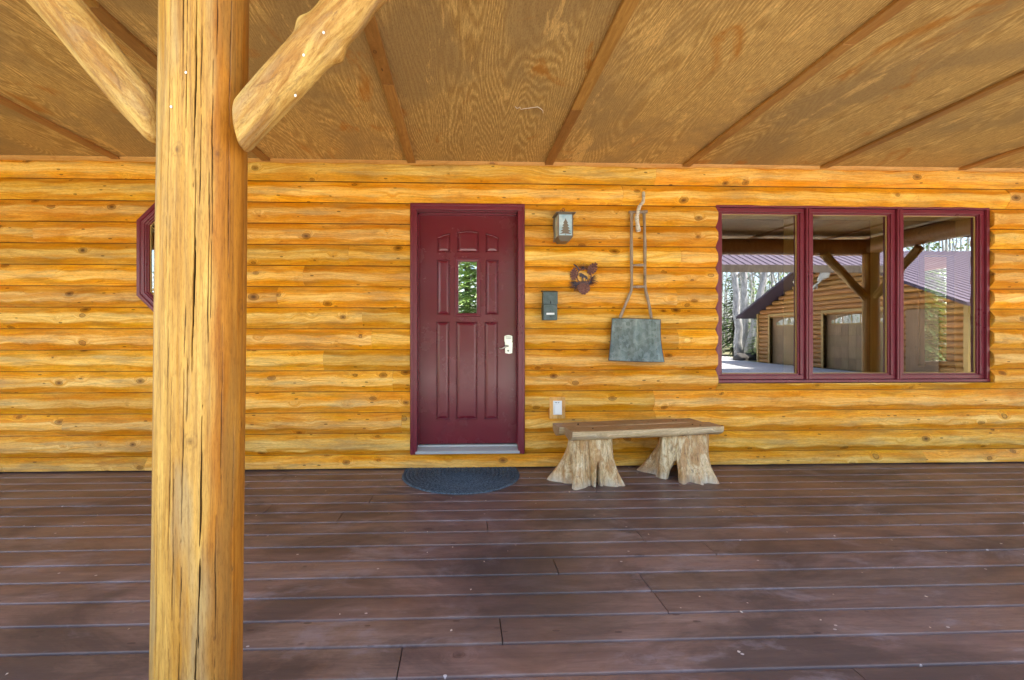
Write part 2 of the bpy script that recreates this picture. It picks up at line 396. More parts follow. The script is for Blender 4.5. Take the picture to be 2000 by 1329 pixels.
def glassy(name, refl, tint=(1, 1, 1), rough=0.0):
    n = N(name); t = n.t; t.nodes.remove(n.b)
    tr = t.nodes.new("ShaderNodeBsdfTransparent"); tr.inputs[0].default_value = (*tint, 1)
    gl = t.nodes.new("ShaderNodeBsdfGlossy"); gl.inputs["Roughness"].default_value = rough; gl.inputs[0].default_value = (.97, .98, 1, 1)
    lw = t.nodes.new("ShaderNodeLayerWeight"); lw.inputs[0].default_value = .35
    f = n.math('ADD', n.math('MULTIPLY', lw.outputs["Fresnel"], .6), refl, clamp=True)
    mx = t.nodes.new("ShaderNodeMixShader"); t.links.new(f, mx.inputs[0]); t.links.new(tr.outputs[0], mx.inputs[1]); t.links.new(gl.outputs[0], mx.inputs[2])
    t.links.new(mx.outputs[0], n.out.inputs[0]); return n.m
M['glass'] = glassy("coated_window_glass", .25, (.86, .90, .85))
M['door_glass'] = glassy("door_glass", .55, (.5, .55, .5))
def frosted():
    n = N("seeded_lantern_glass"); b = n.noise(n.obj, 9, 3); k = n.noise(n.obj, 60, 3)
    c = n.mix(n.ramp(b, [(.35, 0.0), (.65, 1.0)]), (.28, .46, .58), (.62, .74, .80))
    return n.fin(c, .18, n.bump(k, .25, .002), spec=.8)
M['frost'] = frosted()
def simple(name, a, b, scale=8, rough=.9, bumps=.3, vec=(1, 1, 1), detail=6):
    n = N(name); q = n.noise(n.vmul(n.obj, vec), scale, detail, .65)
    return n.fin(n.mix(n.ramp(q, [(.35, 0.0), (.65, 1.0)]), a, b), rough, n.bump(q, bumps, .02), spec=.25)
M['ground'] = simple("forest_floor", (.20, .16, .10), (.15, .17, .07), 1.3)
M['gravel'] = simple("pale_gravel", (.36, .35, .33), (.52, .50, .47), 9)
M['asphalt_path'] = simple("gravel_edge", (.2, .19, .18), (.3, .29, .28), 9)
M['bark_grey'] = simple("pale_grey_bark", (.26, .25, .23), (.58, .56, .52), 3, vec=(4, 4, 1))
M['bark_dark'] = simple("dark_bark", (.07, .05, .035), (.13, .10, .07), 3, vec=(4, 4, 1))
M['rock'] = simple("dark_rock", (.05, .045, .04), (.12, .11, .10), 4)
def leaf(name, a, b):
    n = N(name); r = n.attr(); q = n.noise(n.obj, .8, 3)
    c = n.mix(r, a, b); c = n.hsv(c, .5, 1, n.math('ADD', .7, n.math('MULTIPLY', q, .6)))
    m = n.fin(c, .6, spec=.3); return m
M['needle'] = leaf("spruce_needles", (.028, .060, .018), (.085, .14, .035))
M['spring'] = leaf("spring_leaves", (.12, .22, .05), (.30, .40, .13))
M['interior'] = wmat("interior_log_wall", 0, (.30, .16, .06), (.2, .1, .03), (.14, .06, .012), knots=.4)
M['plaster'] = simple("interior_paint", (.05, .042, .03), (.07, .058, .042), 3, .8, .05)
M['garage_door'] = wmat("garage_door_wood", 2, (.38, .24, .12), (.29, .175, .08), (.21, .12, .05), knots=.1, blotch=.3)
M['antler'] = simple("bleached_antler", (.60, .58, .52), (.75, .73, .68), 12)
M['thread'] = paint("pale_thread", (.75, .72, .66), .6)
M['chips'] = simple("pale_leaf_scraps", (.50, .38, .28), (.70, .60, .50), 30)

# ------------------------------------------------------------------ the setting: ground and deck
GZ = -0.16
g = MB(); g.box(-150, 150, -150, 150, GZ-.5, GZ); g.build("ground", M['ground'], kind='structure')
def driveway():
    m = MB(); out = [(3.0, -.9), (13.6, -.9), (13.6, -1.5), (13.9, -3.2), (14.05, -12.5), (16, -17), (13, -24), (8, -27), (3, -20), (-2, -14), (-3, -6), (-1.5, -1.6)]
    bm = bmesh.new(); vs = [bm.verts.new((x, y, GZ+.004)) for x, y in out]; bm.faces.new(vs); bm.normal_update()
    if bm.faces[:][0].normal.z < 0: bmesh.ops.reverse_faces(bm, faces=bm.faces[:])
    m.bm(bm); return m
driveway().build("driveway", M['gravel'], kind='structure')

def deck():
    pitch, gap, depth = .1481, .009, .032
    m = MB(); edge = []
    y1 = D+.055
    front_ref = G(950, 1258).y       # a seam seen in the photograph
    k0 = math.ceil((y1-front_ref)/pitch)
    ys = front_ref+k0*pitch
    rnd = random.Random(3)
    joints = {0: [], 1: []}
    seam_px = {  # joints seen in the photograph: (px, py)
    }
    seen = [(952, 1028), (980, 1240), (1165, 960), (725, 975), (1682, 1320)]
    row = 0
    y = ys
    while y > -0.7:
        ya, yb = y-pitch+gap/2, y-gap/2
        xs = [-8.0]
        x = -8.0+rnd.uniform(.6, 3.2)
        while x < 6.3: xs.append(x); x += rnd.uniform(2.6, 4.9)
        for (px, py) in seen:
            q = G(px, py)
            if ya-.004 < q.y < yb+.004:
                xs = [v for v in xs if abs(v-q.x) > 1.3]+[q.x]
        xs = sorted(xs)+[6.35]
        tilt = rnd.uniform(-.0012, .0012)
        for a, b in zip(xs[:-1], xs[1:]):
            m.cur = rnd.random(); a += .0022; b -= .0022
            r = .0042
            prof = [(ya, -depth, 0), (ya, -r, 1), (ya+.0012, -r*.5, 1), (ya+r*.45, -r*.14, 1), (ya+r, 0, .9), (ya+r*1.5, .0002, 0),
                    ((ya+yb)/2, -.0010+tilt, 0), (yb-r*1.3, .0002, 0), (yb-r, 0, .3), (yb-r*.3, -r*.3, .4), (yb, -r, .3), (yb, -depth, 0)]
            nx = max(2, int((b-a)/.35)+1)
            X = np.linspace(a, b, nx)
            A = np.array([[(xx, py_, pz_) for (py_, pz_, _) in prof] for xx in X])
            m.grid(A); n0 = m.nv-A.shape[0]*A.shape[1]; c = len(prof)
            m.f.append(tuple(n0+i for i in range(c))); m.f.append(tuple(n0+(nx-1)*c+i for i in range(c-1, -1, -1)))
            edge += [e for _ in X for (_, _, e) in prof]
        y -= pitch; row += 1
    # joists and the dark under the boards
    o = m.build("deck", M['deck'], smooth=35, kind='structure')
    at = o.data.attributes.new("edge", 'FLOAT', 'POINT'); at.data.foreach_set("value", np.array(edge, dtype=np.float32))
    s = MB(); s.box(-8, 6.33, -.7, D+.1, GZ-.02, -.036); s.build("deck_underside", M['dark'], o, kind=None)
    return o
deck()

# ------------------------------------------------------------------ the log house
house = empty("log_house", (0, D, 0), label="honey coloured log siding house with covered porch, burgundy door and triple window", cat="house")
def H(mb, name, m, smooth=None, parent=None, **k):
    """a part of the house, written in world coordinates"""
    par = parent or house
    o = mb.build(name, m, None, smooth, **k); o.parent = par
    o.matrix_parent_inverse = Matrix.Translation(-Vector((0, D, 0)))
    return o
def HS(mb, name, m, parent, smooth=None, **k):
    o = mb.build(name, m, None, smooth, **k); o.parent = parent
    return o

# openings, measured at the wall plane
WL, WR = P(1397, 575, D).x, P(1930, 575, D).x
WT, WB = P(1660, 402, D).z, P(1660, 747, D).z
DL, DR = P(801.5, 640, D-.03).x, P(1024.5, 640, D-.03).x
DT, DB = P(913, 398.5, D-.03).z, P(913, 886.5, D-.03).z
OC = P(364, 504.5, D-.055); OHW = OC.x-P(266, 503, D-.055).x; OCUT = .245; OHH = (P(300, 431, D-.055).z-P(300, 578, D-.055).z)/2+OCUT

PITCH, Z0 = .1845, .120
def siding():
    m = MB(); m.v = []; chamf = []; seam = []
    B = .047
    rnd = random.Random(11)
    def wave(k, seed):
        r = random.Random(seed*131+k)
        ps = [(r.uniform(.25, .55), r.uniform(0, 6.28), 1.0), (r.uniform(.6, 1.1), r.uniform(0, 6.28), .7), (r.uniform(.12, .2), r.uniform(0, 6.28), .30), (r.uniform(1.5, 2.6), r.uniform(0, 6.28), .8)]
        def f(x):
            v = 0
            for (wl, ph, a) in ps: v = v+a*(np.abs(np.sin(PI*x/wl+ph))*2-1.27)
            return v/2.2
        return f
    for k in range(-1, 15):
        z0, z1 = Z0+k*PITCH, Z0+(k+1)*PITCH
        up, dn = wave(k, 1), wave(k, 2)
        # joints along this course
        js = [-8.0]; x = -8+rnd.uniform(1, 3.5)
        while x < 11: js.append(x); x += rnd.uniform(1.8, 4.2)
        js.append(11.2)
        segs = list(zip(js[:-1], js[1:]))
        def cut(segs, a, b):
            out = []
            for (s, e) in segs:
                if e <= a or s >= b: out.append((s, e))
                else:
                    if s < a: out.append((s, a))
                    if e > b: out.append((b, e))
            return out
        extra = []
        zc0, zc1 = max(z0, -1), z1
        for (a, b, lo, hi) in ((WL, WR, WB, WT), (DL, DR, DB, DT)):
            ov = min(z1, hi)-max(z0, lo)
            if ov > .25*PITCH:
                segs = cut(segs, a-.001, b+.001)
                if lo > z0+.03: extra.append((a-.0005, b+.0005, z0, lo-.001))
                if hi < z1-.03: extra.append((a-.0005, b+.0005, hi+.001, z1))
        full = [(s, e, z0, z1) for s, e in segs]+extra
        for (a, b, lo, hi) in full:
            if b-a < .02: continue
            if k == -1: lo = .012
            if k == 14: hi = min(hi, 2.694)
            m.cur = rnd.random(); off = rnd.uniform(-.002, .002)
            a += .0008; b -= .0008
            nx = max(2, int((b-a)/.022)+1); X = np.linspace(a, b, nx)
            t1 = .30+rnd.uniform(-.07, .05)+.085*dn(X); t2 = .68+rnd.uniform(-.05, .09)+.075*up(X)
            if k == 14: t2 = .8+.05*up(X)
            # rows: fixed fractions inside each of the three bands
            rows = []
            tl, th = (lo-z0)/PITCH, (hi-z0)/PITCH
            def prof(t):
                low = np.clip(t/t1, 0, 1); hig = np.clip((1-t)/(1-t2), 0, 1)
                bow = .0035*np.clip(1-((t-.5)/.25)**2, 0, 1)
                return B*(np.minimum(low, hig)**.85)*.92+bow
            fr = []
            for q in (0, .10, .35, .68, .97): fr.append((0, q))
            for q in (0.02, .3, .5, .7, .98): fr.append((1, q))
            for q in (.03, .32, .65, .92, 1.0): fr.append((2, q))
            T = []; C = []
            for (band, q) in fr:
                if band == 0: t = t1*q; c = 1.0 if q < .9 else .75
                elif band == 1: t = t1+(t2-t1)*q; c = .12 if 0.1 < q < .9 else .35
                else: t = t2+(1-t2)*q; c = 1.0 if q > .1 else .75
                T.append(np.clip(t, tl, th)+0*X); C.append(c)
            nr = len(T); A = np.zeros((nr+2, nx, 3))
            for i, t in enumerate(T):
                y = D-prof(t)-off
                y = y-.003*np.sin(X*9+k*2.1+i)*.4
                A[i+1, :, 0] = X; A[i+1, :, 1] = y; A[i+1, :, 2] = z0+t*PITCH
            A[0] = A[1]; A[0, :, 1] = D+.018; A[-1] = A[-2]; A[-1, :, 1] = D+.018
            A[1, :, 1] = np.minimum(A[1, :, 1], D-.007)
            # drop the faces inside the octagon
            n0 = m.nv; c_ = nx
            m.v.extend(map(tuple, A.reshape(-1, 3))); m.nv += A.shape[0]*nx; m.a.extend([m.cur]*(A.shape[0]*nx))
            chamf += [C[0]]*nx+[c for c in C for _ in range(nx)]+[C[-1]]*nx
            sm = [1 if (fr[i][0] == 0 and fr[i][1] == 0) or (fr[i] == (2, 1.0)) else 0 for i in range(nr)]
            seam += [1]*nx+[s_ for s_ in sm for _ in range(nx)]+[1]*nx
            for i in range(nr+1):
                for j in range(nx-1):
                    p = (A[i, j]+A[i+1, j+1])/2; dx, dz = abs(p[0]-OC.x)/(OHW-.04), abs(p[2]-OC.z)/(OHH-.04)
                    if dx < 1 and dz < 1 and abs(p[0]-OC.x)+abs(p[2]-OC.z) < OHW+OHH-OCUT-.06: continue
                    m.f.append((n0+i*c_+j, n0+i*c_+j+1, n0+(i+1)*c_+j+1, n0+(i+1)*c_+j))
            for jj in (0, nx-1):
                ring = [n0+i*c_+jj for i in range(nr+2)]
                m.f.append(tuple(ring if jj else ring[::-1]))
    o = m.build("wall", M['log'], None, 17)
    for nm, dat in (("chamfer", chamf), ("seam", seam)):
        at = o.data.attributes.new(nm, 'FLOAT', 'POINT'); at.data.foreach_set("value", np.array(dat, dtype=np.float32))
    o.parent = house; o.matrix_parent_inverse = Matrix.Translation(-Vector((0, D, 0)))
    return o
wall = siding()
# sheathing behind the logs, with the openings left free
s = MB(); ya, yb = D+.019, D+.15
OX0, OX1, OZ0, OZ1 = OC.x-OHW+.08, OC.x+OHW-.08, OC.z-OHH+.08, OC.z+OHH-.08
s.box(-8, OX0, ya, yb, 0, 2.9); s.box(OX0, OX1, ya, yb, 0, OZ0); s.box(OX0, OX1, ya, yb, OZ1, 2.9)
s.box(OX1, DL+.03, ya, yb, 0, 2.9); s.box(DL+.03, DR-.03, ya, yb, DT-.03, 2.9); s.box(DL+.03, DR-.03, ya, yb, 0, DB+.01)
s.box(DR-.03, WL, ya, yb, 0, 2.9); s.box(WL, WR, ya, yb, 0, WB); s.box(WL, WR, ya, yb, WT, 2.9); s.box(WR, 11.2, ya, yb, 0, 2.9)
HS(s, "sheathing", M['dark'], wall)

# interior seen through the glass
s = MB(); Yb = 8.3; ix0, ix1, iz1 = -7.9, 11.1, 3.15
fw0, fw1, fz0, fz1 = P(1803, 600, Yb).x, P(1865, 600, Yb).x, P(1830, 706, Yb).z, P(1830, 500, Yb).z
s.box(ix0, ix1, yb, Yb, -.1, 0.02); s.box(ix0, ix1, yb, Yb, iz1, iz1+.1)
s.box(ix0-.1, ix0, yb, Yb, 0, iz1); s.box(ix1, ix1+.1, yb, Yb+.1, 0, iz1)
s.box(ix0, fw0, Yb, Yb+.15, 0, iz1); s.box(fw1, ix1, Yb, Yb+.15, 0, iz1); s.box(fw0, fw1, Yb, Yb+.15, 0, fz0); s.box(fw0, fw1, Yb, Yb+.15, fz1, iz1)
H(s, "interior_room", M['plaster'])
s = MB()
for (a, b) in ((fw0-.1, fw0), (fw1, fw1+.1)): s.box(a, b, Yb-.03, Yb+.02, fz0-.1, fz1+.1, .004)
s.box(fw0, fw1, Yb-.03, Yb+.02, fz1, fz1+.1, .004); s.box(fw0, fw1, Yb-.05, Yb+.02, fz0-.08, fz0, .004)
H(s, "far_window_frame", M['jamb'])

# --- picture window: three units
wo = MB(); fr_y0, fr_y1 = D-.012, D+.10; fwid = .026
wo.box(WL, WR, fr_y0, fr_y1, WT-fwid, WT, .003); wo.box(WL, WR, fr_y0-.006, fr_y1, WB, WB+fwid, .003)
wo.box(WL, WL+fwid, fr_y0, fr_y1, WB+fwid, WT-fwid, .003); wo.box(WR-fwid, WR, fr_y0, fr_y1, WB+fwid, WT-fwid, .003)
uw = (WR-WL)/3
for i in (1, 2):
    x = WL+uw*i; wo.box(x-.020, x-.003, fr_y0, fr_y1, WB+fwid, WT-fwid, .003); wo.box(x+.003, x+.020, fr_y0, fr_y1, WB+fwid, WT-fwid, .003)
picwin = H(wo, "picture_window", M['burg'])
for i in range(3):
    a = WL+uw*i+(fwid if i == 0 else .0215); b = WL+uw*(i+1)-(fwid if i == 2 else .0215); lo, hi = WB+fwid+.002, WT-fwid-.002
    sw = .038; y0, y1 = D+.008, D+.075
    m = MB()
    for (x0, x1, zz0, zz1) in ((a, b, hi-sw, hi), (a, b, lo, lo+sw), (a, a+sw, lo+sw, hi-sw), (b-sw, b, lo+sw, hi-sw)):
        m.box(x0, x1, y0, y1, zz0, zz1, .0035)
    # inner stepped bead
    q = .012; ai, bi, li, hi2 = a+sw, b-sw, lo+sw, hi-sw
    for (x0, x1, zz0, zz1) in ((ai, bi, hi2-q, hi2), (ai, bi, li, li+q), (ai, ai+q, li+q, hi2-q), (bi-q, bi, li+q, hi2-q)):
        m.box(x0, x1, y0+.014, y1, zz0, zz1, .002)
    HS(m, "sash", M['burg'], picwin)
    ai += q; bi -= q; li += q; hi2 -= q
    e = MB(); ee = .005
    for (x0, x1, zz0, zz1) in ((ai, bi, hi2-ee, hi2), (ai, bi, li, li+ee), (ai, ai+ee, li+ee, hi2-ee), (bi-ee, bi, li+ee, hi2-ee)):
        e.box(x0, x1, DG-.006, DG+.004, zz0, zz1)
    HS(e, "glazing_seal", M['jamb'], picwin)
    gl = MB(); gl.add([(ai, DG, li), (bi, DG, li), (bi, DG, hi2), (ai, DG, hi2)], [(0, 1, 2, 3)])
    HS(gl, "pane", M['glass'], picwin)
    j = MB(); jy0, jy1 = y1+.001, D+.19
    for (x0, x1, zz0, zz1) in ((ai-.03, bi+.03, hi2, hi2+.03), (ai-.03, bi+.03, li-.03, li), (ai-.03, ai, li, hi2), (bi, bi+.03, li, hi2)):
        j.box(x0, x1, jy0, jy1, zz0, zz1)
    HS(j, "jamb", M['jamb'], picwin)

# --- octagonal window behind the post
def octo(hw, hh):
    c = OC; q = OCUT-.586*(OHW-hw); a = hw-q; b = hh-q
    return [(c.x-hw, c.z-b), (c.x-a, c.z-hh), (c.x+a, c.z-hh), (c.x+hw, c.z-b), (c.x+hw, c.z+b), (c.x+a, c.z+hh), (c.x-a, c.z+hh), (c.x-hw, c.z+b)]
def ring(m, prof):
    """prof: list of (inset, y) - a mitred moulding round the octagon"""
    rings = []
    for (ins, y) in prof: rings.append([(x, y, z) for x, z in octo(OHW-ins, OHH-ins)])
    A = np.array(rings); m.grid(A, closed=True)
m = MB(); ring(m, [(0, D+.02), (0, D-.052), (.006, D-.060), (.030, D-.060), (.036, D-.052), (.040, D-.052), (.046, D-.058), (.064, D-.056), (.068, D-.046), (.076, D-.044), (.080, D-.034), (.086, D-.032), (.088, D-.018), (.088, D+.10)])
octw = H(m, "octagonal_window", M['burg'])
ins = .087
e = MB(); rr = [[(x, D-.018, z) for x, z in octo(OHW-ins, OHH-ins)], [(x, D-.020, z) for x, z in octo(OHW-ins-.010, OHH-ins-.010)], [(x, D+.002, z) for x, z in octo(OHW-ins-.010, OHH-ins-.010)]]
e.grid(np.array(rr), closed=True); HS(e, "glazing_seal", M['jamb'], octw)
e = MB()
inner = octo(OHW-ins-.008, OHH-ins-.008)
e.add([(x, D-.014, z) for x, z in inner], [tuple(range(8))]); HS(e, "pane", M['glass'], octw)
e = MB()     # brass came lines in the leaded pane
mid = [((x-OC.x)*.5+OC.x, (z-OC.z)*.5+OC.z) for x, z in inner]
for i in range(8):
    j = (i+1) % 8
    e.tube([(inner[i][0], D-.017, inner[i][1]), (mid[i][0], D-.017, mid[i][1])], .003, 6)
    e.tube([(mid[i][0], D-.017, mid[i][1]), (mid[j][0], D-.017, mid[j][1])], .003, 6)
HS(e, "came", M['jamb'], octw)

# --- front door
YS = D+.065                                    # slab face
SL, SR = P(817.5, 640, YS).x, P(1010, 640, YS).x
ST, SB = P(913, 420, YS).z, P(913, 866.5, YS).z
def dpx(cx_, cy_):                              # a point of the 664 x 1329 detail view, on the slab
    return P(780+cx_/2.3714, 370+cy_/2.3732, YS)
door_panels = []
def rect(x0, x1, y0, y1): 
    a, b = dpx(x0, y0), dpx(x1, y1); return [(a.x, b.z), (b.x, b.z), (b.x, a.z), (a.x, a.z)]
for r_ in ((173, 236, 325, 583), (398, 460, 325, 583), (169, 233, 613, 1068), (261, 363, 613, 1068), (393, 458, 613, 1068)): door_panels.append(rect(*r_))
def arch(x0, x1, y1, ya_, yb_, bulge):
    a, b = dpx(x0, ya_), dpx(x1, yb_); lo = dpx(x0, y1).z; pts = [(a.x, lo), (b.x, lo)]
    for i in range(9):
        t = i/8; x = b.x+(a.x-b.x)*t; z = b.z+(a.z-b.z)*t+bulge*4*t*(1-t); pts.append((x, z))
    return pts
door_panels += [arch(175, 237, 293, 221, 202, .006), arch(267, 369, 293, 197, 197, .012), arch(399, 461, 293, 202, 223, .006)]
gA, gB = dpx(258, 320), dpx(374, 590); ggA, ggB = dpx(274, 338), dpx(358, 575)
def inset(poly, d):
    """inward offset of a convex counter-clockwise polygon (x, z)"""
    n = len(poly); out = []
    for i in range(n):
        p0, p1, p2 = Vector(poly[i-1]), Vector(poly[i]), Vector(poly[(i+1) % n])
        e1, e2 = (p1-p0).normalized(), (p2-p1).normalized()
        n1, n2 = Vector((-e1.y, e1.x)), Vector((-e2.y, e2.x)); bis = (n1+n2)
        k = d/max(.25, (1+n1.dot(n2)))
        out.append(tuple(p1+bis*k))
    return out
bm = bmesh.new()
def loop(poly, y): return [bm.verts.new((x, y, z)) for x, z in poly]
def edges_of(l): return [bm.edges.new((l[i], l[(i+1) % len(l)])) for i in range(len(l))]
outer = loop([(SL, SB), (SR, SB), (SR, ST), (SL, ST)], YS); ed = edges_of(outer); loops = []
for pl in door_panels:
    l = loop(pl, YS); loops.append((pl, l)); ed += edges_of(l)
gh = loop([(gA.x, gB.z), (gB.x, gB.z), (gB.x, gA.z), (gA.x, gA.z)], YS); ed += edges_of(gh)
bmesh.ops.triangle_fill(bm, use_beauty=True, edges=ed)
for f in bm.faces:
    f.normal_update()
for pl, l in loops:
    prev = l
    for (d, dy) in ((.0015, -.004), (.005, -.004), (.009, .009), (.012, .010), (.017, .004), (.034, -.001), (.036, -.001)):
        nl = loop(inset(pl, d), YS+dy)
        for i in range(len(pl)):
            j = (i+1) % len(pl); bm.faces.new((prev[i], prev[j], nl[j], nl[i]))
        prev = nl
    bm.faces.new(prev)
bk = loop([(SL, SB), (SR, SB), (SR, ST), (SL, ST)], YS+.044)
for i in range(4): bm.faces.new((outer[i], bk[i], bk[(i+1) % 4], outer[(i+1) % 4]))
bmesh.ops.recalc_face_normals(bm, faces=bm.faces[:])
m = MB(); m.bm(bm); door = H(m, "front_door", M['burg_door'], label="burgundy panelled front door")
# glass surround and pane
m = MB()
def rring(m, x0, x1, z0, z1, prof):
    A = np.array([[(x0+i, y, z0+i), (x1-i, y, z0+i), (x1-i, y, z1-i), (x0+i, y, z1-i)] for i, y in prof]); m.grid(A, closed=True)
wdt = ggA.x-gA.x
rring(m, gA.x, gB.x, gB.z, gA.z, [(-.002, YS+.001), (-.001, YS-.010), (.003, YS-.013), (.010, YS-.013), (.014, YS-.007), (.022, YS-.005), (.026, YS-.010), (wdt-.002, YS-.007), (wdt, YS+.004), (wdt, YS+.03)])
HS(m, "glass_surround", M['burg'], door)
m = MB(); m.add([(ggA.x-.004, YS+.006, ggB.z-.004), (ggB.x+.004, YS+.006, ggB.z-.004), (ggB.x+.004, YS+.006, ggA.z+.004), (ggA.x-.004, YS+.006, ggA.z+.004)], [(0, 1, 2, 3)])
HS(m, "pane", M['door_glass'], door)
# frame: brick-mould casing, jambs, stop
m = MB(); cw = .058; y0 = D-.046; yj = D+.11
m.box(DL, DL+cw, y0, D+.03, DB, DT-cw, .004); m.box(DR-cw, DR, y0, D+.03, DB, DT-cw, .004); m.box(DL, DR, y0-.001, D+.03, DT-cw, DT, .004)
m.box(DL+.006, DL+.024, y0-.010, y0+.002, DB, DT-.024, .003); m.box(DR-.024, DR-.006, y0-.010, y0+.002, DB, DT-.024, .003); m.box(DL+.006, DR-.006, y0-.011, y0+.002, DT-.024, DT-.006, .003)
JL, JR, JT = SL-.004, SR+.004, ST+.005
m.box(DL+.03, JL, D-.01, yj, DB, DT-.03); m.box(JR, DR-.03, D-.01, yj, DB, DT-.03); m.box(JL, JR, D-.01, yj, JT, DT-.03)
m.box(JL, JL+.012, YS-.022, YS-.004, DB+.06, JT); m.box(JR-.012, JR, YS-.022, YS-.004, DB+.06, JT); m.box(JL, JR, YS-.022, YS-.004, JT-.012, JT)
HS(m, "door_frame", M['burg'], door)
m = MB(); zt = SB-.006; zb = DB+.004
A = np.array([[(x, D-.05, zb), (x, D-.05, zb+.018), (x, D-.042, zb+.026), (x, YS-.03, zt-.012), (x, YS-.028, zt), (x, YS+.06, zt)] for x in (DL+cw-.012, DR-cw+.012)])
m.grid(A, caps=True); HS(m, "threshold", M['alu'], door, smooth=30)
m = MB(); m.box(SL, SR, YS-.003, YS+.02, SB-.005, SB-.0005); HS(m, "sweep", M['rubber'], door)
# keypad lock and lever
def lk(cx_, cy_, y=YS): return P(960+cx_/18.98, 640+cy_/18.98, y)
a, b = lk(470, 290), lk(755, 560); c0, c1 = lk(490, 560), lk(780, 970)
m = MB(); kx0, kx1 = a.x, b.x
pts = [(kx0+.006, b.z), (kx1-.006, b.z), (kx1, b.z+.014), (kx1, a.z-.008)]+[(kx0+(kx1-kx0)*(1-t), a.z-.008+.010*math.sin(PI*t)) for t in (.15, .35, .5, .65, .85)]+[(kx0, a.z-.008), (kx0, b.z+.014)]
m.plate(pts, YS-.028, YS-.0005)
pts = [(c0.x+.004, c1.z+.006), ((c0.x+c1.x)/2, c1.z), (c1.x-.006, c1.z+.006), (c1.x-.002, c0.z+.002), (c0.x, c0.z+.002)]
m.plate(pts, YS-.018, YS-.0005)
HS(m, "keypad_lock", M['nickel'], door)
m = MB()
for r_ in range(2):
    for q in range(5):
        p = lk(545+q*42, 352+r_*58, YS-.029); m.box(p.x-.0038, p.x+.0030, YS-.0305, YS-.0282, p.z-.004, p.z+.003, .0008)
HS(m, "key_buttons", M['keys'], door)
m = MB(); q = lk(630, 690, YS-.045)
m.tube([(q.x, YS-.018, q.z), (q.x, YS-.050, q.z)], .011, 16)
tip = [lk(640, 700, YS-.05), lk(560, 690, YS-.053), lk(490, 720, YS-.054), lk(420, 770, YS-.053), lk(350, 788, YS-.052), lk(285, 768, YS-.05)]
m.tube(tip, [.008, .0078, .007, .0062, .0055, .0042], 10); HS(m, "lever_handle", M['nickel'], door, smooth=60)
m = MB(); m.tube([(q.x, YS-.0185, lk(630, 860).z), (q.x, YS-.022, lk(630, 860).z)], .009, 16); HS(m, "lock_cylinder", M['keys'], door)

# --- porch ceiling with battens, crown strip, beam line, roof
CZ = 2.695; CY0, CY1 = .45, D+.02; CXL, CXR = -7.6, 6.42
bx = [P(px, 320, D).x for px in (235, 525, 805, 1070, 1335, 1600, 1867)]
bx = [bx[0]-1.22*k for k in range(4, 0, -1)]+bx+[bx[-1]+1.22]
m = MB(); cuts = [CXL]+[b for b in bx if CXL < b < CXR]+[CXR]
for a, b in zip(cuts[:-1], cuts[1:]):
    m.cur = random.random(); m.box(a+.001, b-.001, CY0, 2.44 if False else CY1, CZ, CZ+.012)
ceil = H(m, "porch_ceiling", M['ply'])
for i, b in enumerate(cuts[1:-1]):
    m = MB(); m.cur = random.random(); yj_ = random.Random(i).uniform(1.6, 3.0)
    for (q0, q1) in ((CY0+.03, yj_-.001), (yj_+.001, D-.04)):
        m.cur = random.random(); m.box(b-.036, b+.036, q0, q1, CZ-.021, CZ-.0005, .003)
    HS(m, "batten", M['batten'], ceil)
m = MB(); sec = [(0, 0), (0, -.030), (-.006, -.034), (-.014, -.030), (-.022, -.020), (-.030, -.012), (-.034, -.004), (-.034, 0)]
A = np.array([[(x, D-.022+yy-.0, CZ-.0006+zz) for (yy, zz) in sec] for x in np.linspace(-7.8, 6.4, 60)])
m.grid(A, closed=True, caps=True); HS(m, "crown_strip", M['trimwood'], ceil, smooth=40)
m = MB(); m.box(CXL-.04, CXR+.04, CY0-.03, CY0-.001, CZ-.03, CZ+.2, .004); m.box(CXR+.001, CXR+.03, CY0, D-.05, CZ-.03, CZ+.2, .004); m.box(CXL-.03, CXL-.001, CY0, D, CZ-.03, CZ+.2, .004)
HS(m, "fascia", M['burg'], ceil)
def ribroof(m, x0, x1, ya_, za_, yb_, zb_, pitch=.23, th=.03):
    """standing-rib metal sheet from eave (ya,za) to ridge (yb,zb)"""
    n = int((x1-x0)/pitch); xs = []
    for i in range(n):
        x = x0+i*pitch; xs += [(x, 0), (x+pitch*.80, 0), (x+pitch*.86, .022), (x+pitch*.94, .022)]
    xs.append((x1, 0))
    A = np.array([[(x, ya_, za_+h) for x, h in xs], [(x, yb_, zb_+h) for x, h in xs], [(x, yb_, zb_-th) for x, h in xs], [(x, ya_, za_-th) for x, h in xs], [(x, ya_, za_+h) for x, h in xs]])
    m.grid(A)
m = MB(); ribroof(m, -8.2, 11.5, CY0-.08, CZ+.235, 6.2, CZ+2.6); ribroof(m, -8.2, 11.5, 12.0, CZ+.235, 6.2, CZ+2.6)
H(m, "roof", M['burg_roof'])
for x in (-8.0, 11.2): m = MB(); m.plate([(CY0+.2, CZ+.02), (11.8, CZ+.02), (6.2, CZ+2.5)], 0, .12, Matrix.Translation((x, 0, 0)) @ Matrix.Rotation(PI/2, 4, 'Z')); H(m, "gable_wall", M['garage_log'])

